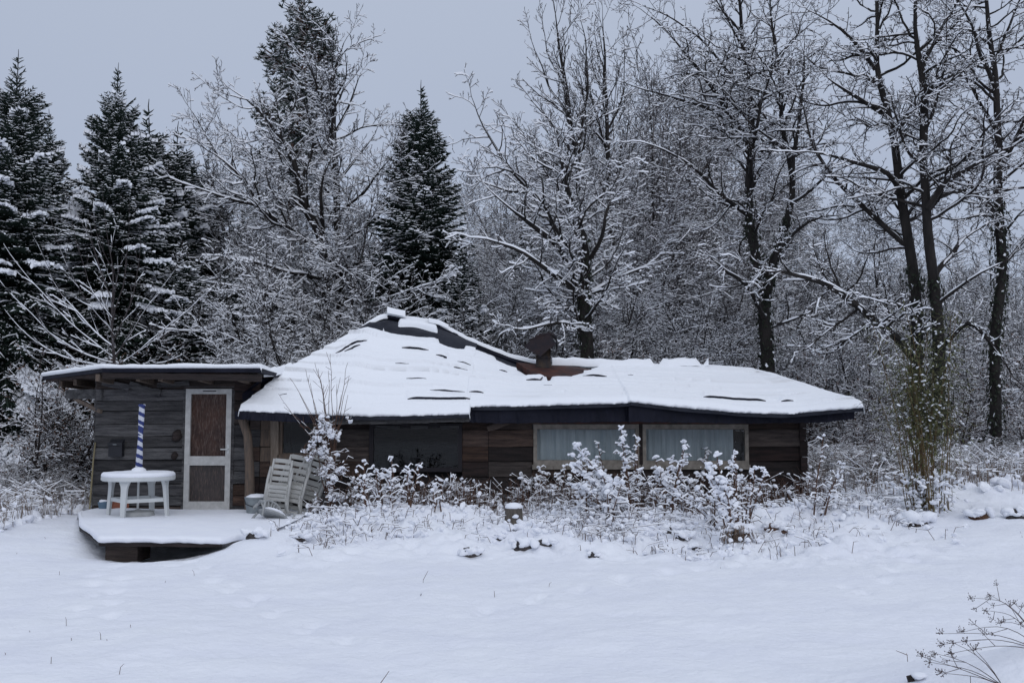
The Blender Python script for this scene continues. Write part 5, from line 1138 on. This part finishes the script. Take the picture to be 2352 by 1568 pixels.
for i_, a in enumerate((
    (1445, 1185, 1322, 1022, 'tall snow heaped weed bent left in front of the first cream framed window', 1.5, 6, .05, .06),
    (1402, 1165, 1372, 1018, 'upright snowy stalk before the middle of the first cream framed window', 1.0, 2, .05, .045),
    (1448, 1175, 1426, 984, 'brown stalk with a tall snow head at the right end of the first window', 1.1, 3, .05, .05),
    (1462, 1175, 1464, 1008, 'dark brown snow tipped stalk just before the post between the cream framed windows', .7, 3, .04, .04),
    (1478, 1130, 1494, 978, 'thin stalk with a single snow tip just right of the post between the windows', .4, 1, .03, .04),
    (1520, 1180, 1508, 1052, 'low spreading snowy weed under the left part of the second cream framed window', 1.3, 6, .22, .055),
    (1540, 1185, 1572, 1015, 'snowy stalk leaning right in front of the second cream framed window', 1.0, 3, .08, .045),
    (1590, 1180, 1560, 1075, 'bushy white capped weed below the sill of the second cream framed window', 1.3, 6, .25, .055),
    (1612, 1170, 1622, 1030, 'thin stalk with scattered snow tufts in the middle of the second cream framed window', .7, 2, .07, .04),
    (1690, 1235, 1648, 1045, 'big white weed with forked snowy arms before the right end of the second window', 1.6, 6, .10, .065),
    (1696, 1225, 1690, 1040, 'thin snow dotted stalks at the dark gap right of the curtain', .8, 3, .10, .04),
    (1712, 1230, 1730, 1075, 'weed with snowy side twigs left of the dark wall boards at the right end', .8, 4, .14, .05),
    (842, 1165, 836, 1060, 'leftmost snow tipped weed in front of the dark window', .8, 3, .10, .04),
    (872, 1160, 866, 1078, 'short weed with two white tufts in front of the dark window', .9, 4, .10, .045),
    (905, 1160, 898, 1052, 'weed with a pointed white tip below the middle of the dark window', .8, 4, .12, .045),
    (940, 1160, 958, 1070, 'straggling snowy weed below the right half of the dark window', .8, 4, .14, .04),
    (1010, 1170, 1010, 1105, 'low snowy weed right of the weeds under the dark window', .8, 4, .16, .04),
    (1190, 1168, 1200, 1095, 'low snowy weed beneath the bare planks between dark and cream windows', .9, 4, .16, .045),
    (1242, 1165, 1236, 1075, 'weed with small white buds below the left corner of the first cream window', .8, 4, .12, .04),
    (1290, 1170, 1300, 1068, 'weed with two white tufts below the first cream framed window', .9, 4, .12, .045),
    (1350, 1180, 1345, 1095, 'dense low weed heaped with snow beneath the bent tall weed', 1.5, 7, .25, .06),
    (1400, 1195, 1385, 1090, 'heaped snowy weed at the foot of the tall snow headed stalk', 1.5, 7, .22, .06),
    (1645, 1215, 1600, 1120, 'snow heaped low weed left of the big forked weed', 1.4, 6, .25, .06),
    (1868, 1192, 1893, 1000, 'tall dark thin stalk standing in clean snow just right of the hut', .25, 1, .03, .035),
    (1890, 1182, 1932, 1065, 'crooked brown dock stalk right of the tall thin stalk', .6, 3, .10, .04))):
    weed(*a[:4], a[4], heavy=a[5], n=a[6], sdn=i_, spread=a[7], blob=a[8])

# climber in front of the hut with long thin whips
seed(77); b = at(762, 1195, 15.35); b.z = gz(b.x, b.y) - .03; o = thing('climbing_shrub', 'leafless climber heaped with snow at the hut corner, long thin whips reaching over the roof', 'shrub', b); B_ = BR(); C = []; Rr = []
for tx_, ty_ in ((668, 868), (640, 905), (700, 850), (722, 832), (735, 870), (760, 812), (752, 850), (795, 832), (800, 905), (775, 880), (690, 905), (655, 935), (712, 880), (805, 862), (742, 900), (730, 845)):
    mid = at(758 + (tx_ - 758) * .25 + ru(-8, 8), 1010, 15.35); t_ = at(tx_, ty_, 15.35 - ru(-.1, .25)); P, R = resample([b, b.lerp(mid, .55) + Vector((ru(-.05, .05), 0, 0)), mid, mid.lerp(t_, .5) + Vector((ru(-.05, .05), 0, 0)), t_], [.010, .008, .006, .0045, .0025], .08, .022); B_.add(P, R)
    for k in range(int(len(P) * .45), len(P) - 2):
        if rnd() < .22: d = (P[k + 1] - P[k]).normalized() + perp(Vector((0, 1, 0))) * .8; B_.add([P[k], P[k] + d * ru(.05, .16)], [.004, .002])
for k in range(1250):
    py_ = ru(955, 1195); wdt = np.interp(py_, [955, 1000, 1080, 1150, 1195], [30, 48, 36, 56, 66]); px_ = 757 + (ru(-1, 1) + ru(-.4, .4)) * wdt * .85 + 16 * math.sin(py_ * .035); c = at(px_, py_, 15.35 + ru(-.25, .2))
    if vn(px_ * .06, py_ * .05) < .0 + .20 * (py_ > 1110): continue
    C.append(tuple(c - b)); Rr.append(ru(.008, .030) * (1 if rnd() < .85 else 1.3))
    if rnd() < .6: d = perp(Vector((0, 1, 0))) * ru(.04, .15); d.z = abs(d.z); q_ = perp(d.normalized()) * ru(.01, .04); B_.add([c - d * .6, c + q_, c + d * .7 - q_ * .5 + Vector((0, 0, .02)), c + d * 1.2 + q_], [.0045, .004, .003, .002])
v, q = wood_part(B_, 4); sv, sq = snow_part(B_, .010, .45, 1.3, 5); m = MB(); m.blobs(np.array(C) + np.array(b), np.array(Rr), 0, squash=.7, jit=.34); V, Q_, mi = join([(v, q, 0), (sv, sq, 1), (np.concatenate(m.v), np.array(m.f[(3, 0)]), 2)]); link('stems', make_mesh('stems', V - np.array(b), Q_, mi, ('stalk', 'snow_twig', 'snow')), o)

# snow lumps and dead stems over the bank
def tangle(n, xr, yr, name, label, hr=(.08, .35), snow=.012, cover=.8, stem='stalk', dens=None, blobs=0, blobr=(.02, .07), lean=.8, sdn=1, thin=1.0, cat='undergrowth'):
    seed(800 + sdn); B_ = BR(); C = []; Rr = []
    for i in range(n):
        x, y = ru(*xr), ru(*yr)
        if dens is not None and rnd() > dens(x, y): continue
        z = gz(x, y); h = ru(*hr); a = ru(0, 6.28); l_ = ru(.1, lean) * h * (2 if rnd() < .12 else 1); p = Vector((x, y, z - .02)); m_ = p + Vector((math.cos(a) * l_ * .3, math.sin(a) * l_ * .3, h * .7)); e_ = p + Vector((math.cos(a) * l_, math.sin(a) * l_, h * ru(.6, 1.05)))
        B_.add([p, m_, e_], [.0045 * thin, .004 * thin, .0022 * thin])
        if rnd() < .3 * thin: B_.add([m_, m_ + Vector((ru(-.08, .08), ru(-.08, .08), ru(.0, .1)))], [.003, .002])
        if rnd() < .22 * (thin > .9): C.append(tuple(e_)); Rr.append(ru(.012, .035))
    for i in range(blobs):
        x, y = ru(*xr), ru(*yr)
        if dens is not None and rnd() > dens(x, y): continue
        C.append((x, y, gz(x, y) + ru(-.01, .07))); Rr.append(ru(*blobr))
    v, q = wood_part(B_, 3); sv, sq = snow_part(B_, snow, cover, 1.3, sdn, minw=.005); parts = [(v, q, 0), (sv, sq, 1)]
    if C:
        m = MB(); m.blobs(C, np.array(Rr), 0, squash=.75, jit=.28); parts.append((np.concatenate(m.v), np.array(m.f[(3, 0)]), 2))
    V, Q_, mi = join(parts); o = link(name, make_mesh(name, V, Q_, mi, (stem, 'snow_twig', 'snow'))); tag(o, label, cat, kind='stuff'); return o
bank = lambda x, y: float(ss(11.9, 13.6, y + 1.6 * vn(x, 3, .9)) * (.12 + 1.6 * max(0, vn(x, y, 1.3) + .12)) * ss(-3.2, -2.2, x))
tangle(11000, (-3.2, 5.6), (11.7, 16.35), 'dead_grass', 'tangle of dead grass and bramble stems under snow on the bank before the hut', (.04, .22), dens=bank, blobs=12000, blobr=(.010, .045), sdn=1, lean=1.6)
tangle(3600, (-2.6, 4.9), (15.0, 16.4), 'dead_stems', 'taller dead brown stems against the foot of the hut wall', (.2, .62), dens=lambda x, y: .6 + vn(x, y, 1.5), sdn=2, cover=.55, lean=.6)
tangle(9000, (5.0, 12.5), (14.2, 24), 'dry_grass', 'tall dry brown grass and brambles dusted with snow right of the hut', (.15, .75), stem='straw', dens=lambda x, y: float(ss(14.2, 17.5, y + 1.5 * vn(x, 0, .8)) * (.35 + 1.2 * max(0, vn(x, y, .9) + .35))), blobs=2600, blobr=(.03, .11), sdn=3, snow=.016)
tangle(7000, (-14, -7.2), (12.8, 22), 'dry_grass', 'snow covered tangle of grass and twigs left of the annex and deck', (.12, .6), stem='straw', dens=lambda x, y: float((.3 + 1.2 * max(0, vn(x, y, .9) + .3)) * ss(13.2, 14.5, y)), blobs=3000, blobr=(.03, .12), sdn=4, snow=.016)
tangle(9000, (-9, 9), (6.0, 13.8), 'grass_blades', 'scattered tufts of thin dry grass poking through the smooth foreground snow', (.015, .10), stem='stalk', dens=lambda x, y: .004 + 2.2 * max(0, vn(x, y, 2.0) * .6 + vn(x + 9, y, .5) * .6 - .30), sdn=5, cover=.1, lean=.45, thin=.55)

# rocks, clods, stump, logs
def clod(px, py, rr, label, m_='rock', squash=.6, sdn=0, name='rock', cat='rock', cap=.9):
    b = pxg(px, py); b.z = gz(b.x, b.y); o = thing(name, label, cat, b); seed(900 + sdn)
    m = MB(); m.blobs([(0, .3 * rr, rr * .2), (rr * .5, .3 * rr, rr * .1), (-rr * .6, .3 * rr, rr * .05)], np.array([rr, rr * .6, rr * .65]), 0, squash=squash, jit=.34); m.build('stone' if m_ == 'rock' else 'clod', m_, o)
    m = MB(); C = [(ru(-1.2, 1.2) * rr, ru(-.25, .6) * rr, rr * (.52 + ru(-.12, .22)) * squash / .6) for _ in range(16)]; m.blobs(C, np.array([rr * ru(.35, .8) * cap for _ in C]), 0, squash=.55, jit=.3); m.build('snow_cover', 'snow', o, smooth=True)
for i_, a in enumerate(((1082, 1278, .11, 'dark stone lowest on the snowy bank, below the bare planks', 'rock'), (1205, 1262, .13, 'dark stone group below the tree stump on the bank', 'rock'), (1250, 1255, .09, 'small dark stone right of the stones below the stump', 'rock'),
                        (1140, 1240, .07, 'small dark stone between the lowest stone and the stump', 'rock'), (1538, 1222, .12, 'dark stone in the snow below the second cream framed window', 'rock'), (1572, 1240, .10, 'lower dark stone in front of the second window bank', 'rock'),
                        (1600, 1262, .06, 'lone small stone at the front edge of the snow below the second window', 'rock'), (1365, 1278, .06, 'small dark lump at the front edge of the bank below the first cream window', 'rock'),
                        (1775, 1218, .09, 'dark curled dead leaf clump left in clean snow near the right hut corner', 'stalk'), (1808, 1222, .06, 'small dark leaf clump just right of the curled clump', 'stalk'), (2112, 1205, .17, 'dark stones at the foot of the bamboo', 'rock'),
                        (2255, 1192, .13, 'short log with reddish cut end, capped with snow, right of the bamboo', 'log_end'), (2040, 1140, .12, 'snow capped log lying left of the bamboo', 'log_end'), (690, 1240, .10, 'dark stone at the right corner of the deck', 'rock'), (585, 1236, .10, 'dark stone under the right front edge of the deck', 'rock'),
                        (2345, 1190, .14, 'dark stone cut by the right border of the photo', 'rock'), (2025, 1160, .07, 'small dark stone in the mound left of the bamboo', 'rock'))):
    clod(a[0], a[1], a[2], a[3], a[4], sdn=i_, name={'rock': 'rock', 'stalk': 'leaf_clump', 'log_end': 'log'}[a[4]], cat={'rock': 'rock', 'stalk': 'dead leaves', 'log_end': 'log'}[a[4]])
seed(55); b = pxg(1690, 1245); b.z = gz(b.x, b.y); o = thing('grass_tuft', 'brown grass tuft hanging out of the snow beneath the big forked weed', 'grass tuft', b); B_ = BR()
for i in range(150):
    a = ru(0, 6.28); p = Vector((ru(-.13, .13), ru(-.08, .1), ru(.02, .2))); B_.add([p, p + Vector((math.cos(a) * .07, -.05, .01)), p + Vector((math.cos(a) * .13, -.09, -.16))], [.004, .004, .002])
v, q = wood_part(B_, 3); link('blades', make_mesh('blades', v, [q], [0], ('straw',)), o); m = MB(); m.blobs([(ru(-.16, .16), ru(-.05, .1), .17 + ru(-.07, .06)) for _ in range(12)], np.array([.07] * 12), squash=.5); m.build('snow_cover', 'snow', o, smooth=True)
b = pxg(1180, 1212); b.z = gz(b.x, b.y) - .04; o = thing('tree_stump', 'small pale split tree stump capped with snow on the bank before the hut', 'stump', b)
m = MB(); k = 18; V = []
for i, (z_, r_) in enumerate(((0, .155), (.04, .13), (.12, .118), (.22, .112), (.285, .11))):
    for j in range(k):
        a = 2 * math.pi * j / k; f_ = 1 + .13 * math.sin(5 * a + .5) * (1.6 - i * .2) + .05 * math.sin(9 * a); V.append((r_ * f_ * math.cos(a), r_ * f_ * math.sin(a), z_ + (.012 * math.sin(3 * a) if i == 4 else 0)))
m.add(V, [(i * k + j, i * k + (j + 1) % k, (i + 1) * k + (j + 1) % k, (i + 1) * k + j) for i in range(4) for j in range(k)] + [tuple(range(4 * k, 5 * k))]); m.build('wood', 'stump', o)
m = MB(); m.lathe([(.118, .275), (.122, .295), (.10, .33), (.05, .345), (.01, .35)], k=24); m.blobs([(.02, -.12, .17), (-.06, -.11, .12)] + [(.17 * math.cos(q), .15 * math.sin(q), ru(.0, .06)) for q in np.arange(0, 6.28, .35)], np.array([.035, .025] + [ru(.04, .08) for q in np.arange(0, 6.28, .35)]), jit=.3); m.build('snow_cover', 'snow', o, smooth=True)

# bamboo
seed(66); b = at(2130, 1190, 14.2); b.z = gz(b.x, b.y) - .03; o = thing('bamboo', 'tall green leaved bamboo clump flecked with snow in front of the ivy clad stems', 'bamboo', b); B_ = BR(); V = []; Q_ = []; C = []; Rr = []
for i in range(46):
    a = ru(0, 6.28); r0_ = ru(0, .3); x_, y_ = math.cos(a) * r0_, math.sin(a) * r0_; hgt = ru(1.2, 3.0) * (1 - .2 * r0_) * (1.0 if rnd() < .6 else .75); lx = ru(-.16, .16) * hgt; P, R = resample([(x_, y_, 0), (x_ * 1.2 + lx * .25, y_, hgt * .5), (x_ * 1.5 + lx, y_, hgt)], [.007, .006, .003], .12, .02); B_.add(P, R)
    for k in range(len(P)):
        if P[k].z < .75 and rnd() < .7: continue
        for _ in range(int(ru(12, 24) * min(1, max(.25, (P[k].z - .6) / .9)))):
            d = Vector((ru(-1, 1), ru(-1, 1), ru(-.5, .5))).normalized(); st_ = P[k] + d * ru(.03, .40); dd = (d + Vector((0, 0, -.7 * rnd()))).normalized(); L_ = ru(.06, .12); w_ = dd.cross(Vector((ru(-.5, .5), ru(-.5, .5), 1))).normalized() * .009
            n_ = len(V); V += [st_, st_ + dd * L_ * .4 + w_, st_ + dd * L_, st_ + dd * L_ * .4 - w_]; Q_.append((n_, n_ + 1, n_ + 2, n_ + 3))
            if rnd() < .06: C.append(tuple(st_ + dd * L_ * .5)); Rr.append(ru(.010, .028))
    for _ in range(9): C.append((x_ * 1.3 + ru(-.2, .2), y_ + ru(-.2, .2), ru(.0, .55))); Rr.append(ru(.015, .05))
v, q = wood_part(B_, 5); link('canes', make_mesh('canes', v, [q], [0], ('bamboo_cane',)), o); link('leaves', (lambda m: (m.blobs(C, np.array(Rr) * .75, 1, squash=.6, jit=.34), m.addq(np.array([tuple(p) for p in V]), np.array(Q_), 0), m.mesh('leaves', ('bamboo_leaf', 'snow')))[-1])(MB()), o)

# dry umbel plants lying over the mound at the lower right
seed(91)
def umbel(rootpx, tips, label):
    b = at(*rootpx); b.z = gz(b.x, b.y) - .02; o = thing('umbel_plant', label, 'plant', b, 0, 'dry umbel plants at the lower right'); B_ = BR(); C = []
    for x_, y_, Y_, bow in tips:
        t_ = at(x_, y_, Y_); t_.z = max(t_.z, gz(t_.x, t_.y) + .02); mid = b.lerp(t_, .55) + Vector((0, 0, bow)); P, R = resample([b, b.lerp(mid, .55) + Vector((0, 0, bow * .35)), mid, t_], [.0027, .0024, .0018, .0012], .05, .006); B_.add(P, R)
        for k in list(range(len(P) // 2, len(P) - 2, 4)) + [len(P) - 1] * 2:
            L0 = .0 if k == len(P) - 1 else ru(.05, .13); d = (P[min(k + 1, len(P) - 1)] - P[k - 1]).normalized() + perp(Vector((0, 1, 0))) * .8; e_ = P[k] + d.normalized() * L0
            if L0: B_.add([P[k], e_], [.002, .0015])
            for _ in range(9):
                r_ = e_ + (d.normalized() * .5 + Vector((ru(-1, 1), ru(-1, 1), ru(-1, 1))) * .6) * .035; B_.add([e_, r_], [.0009, .0009]); B_.add([r_, r_ + Vector((.003, 0, .003))], [.003, .0022])
    v, q = wood_part(B_, 3); link('stems', make_mesh('stems', v - np.array(b), [q], [0], ('dry_stalk',)), o)
umbel((2400, 1478, 5.6), [(2262, 1400, 6.2, .08), (2162, 1455, 5.9, .05), (2168, 1478, 5.7, .05), (2230, 1372, 6.5, .12), (2185, 1498, 5.5, .04), (2300, 1428, 5.9, .08), (2210, 1450, 5.8, .09), (2275, 1365, 6.2, .06), (2330, 1385, 6.1, .05)], 'large dry umbel plant fanning left from the right border above the snow mound')
umbel((2300, 1500, 5.4), [(2135, 1520, 5.4, .03), (2150, 1500, 5.5, .04), (2120, 1508, 5.5, .01), (2165, 1545, 5.2, .02), (2190, 1475, 5.6, .05), (2240, 1492, 5.4, .02)], 'smaller dry umbel plant lying flat toward the lower border left of the mound')
b = pxg(2098, 1566); b.z = gz(b.x, b.y); o = thing('broken_stake', 'dark broken wooden stake just visible at the bottom border', 'stake', b); m = MB(); m.beam((0, 0, -.05), (-.02, 0, .03), .035, .02, 0, up=(0, 1, 0)); m.build('wood', 'board_dark', o); m = MB(); m.blobs([(0.03, 0, .03)], np.array([.04]), squash=.5); m.build('snow_cover', 'snow', o, smooth=True)
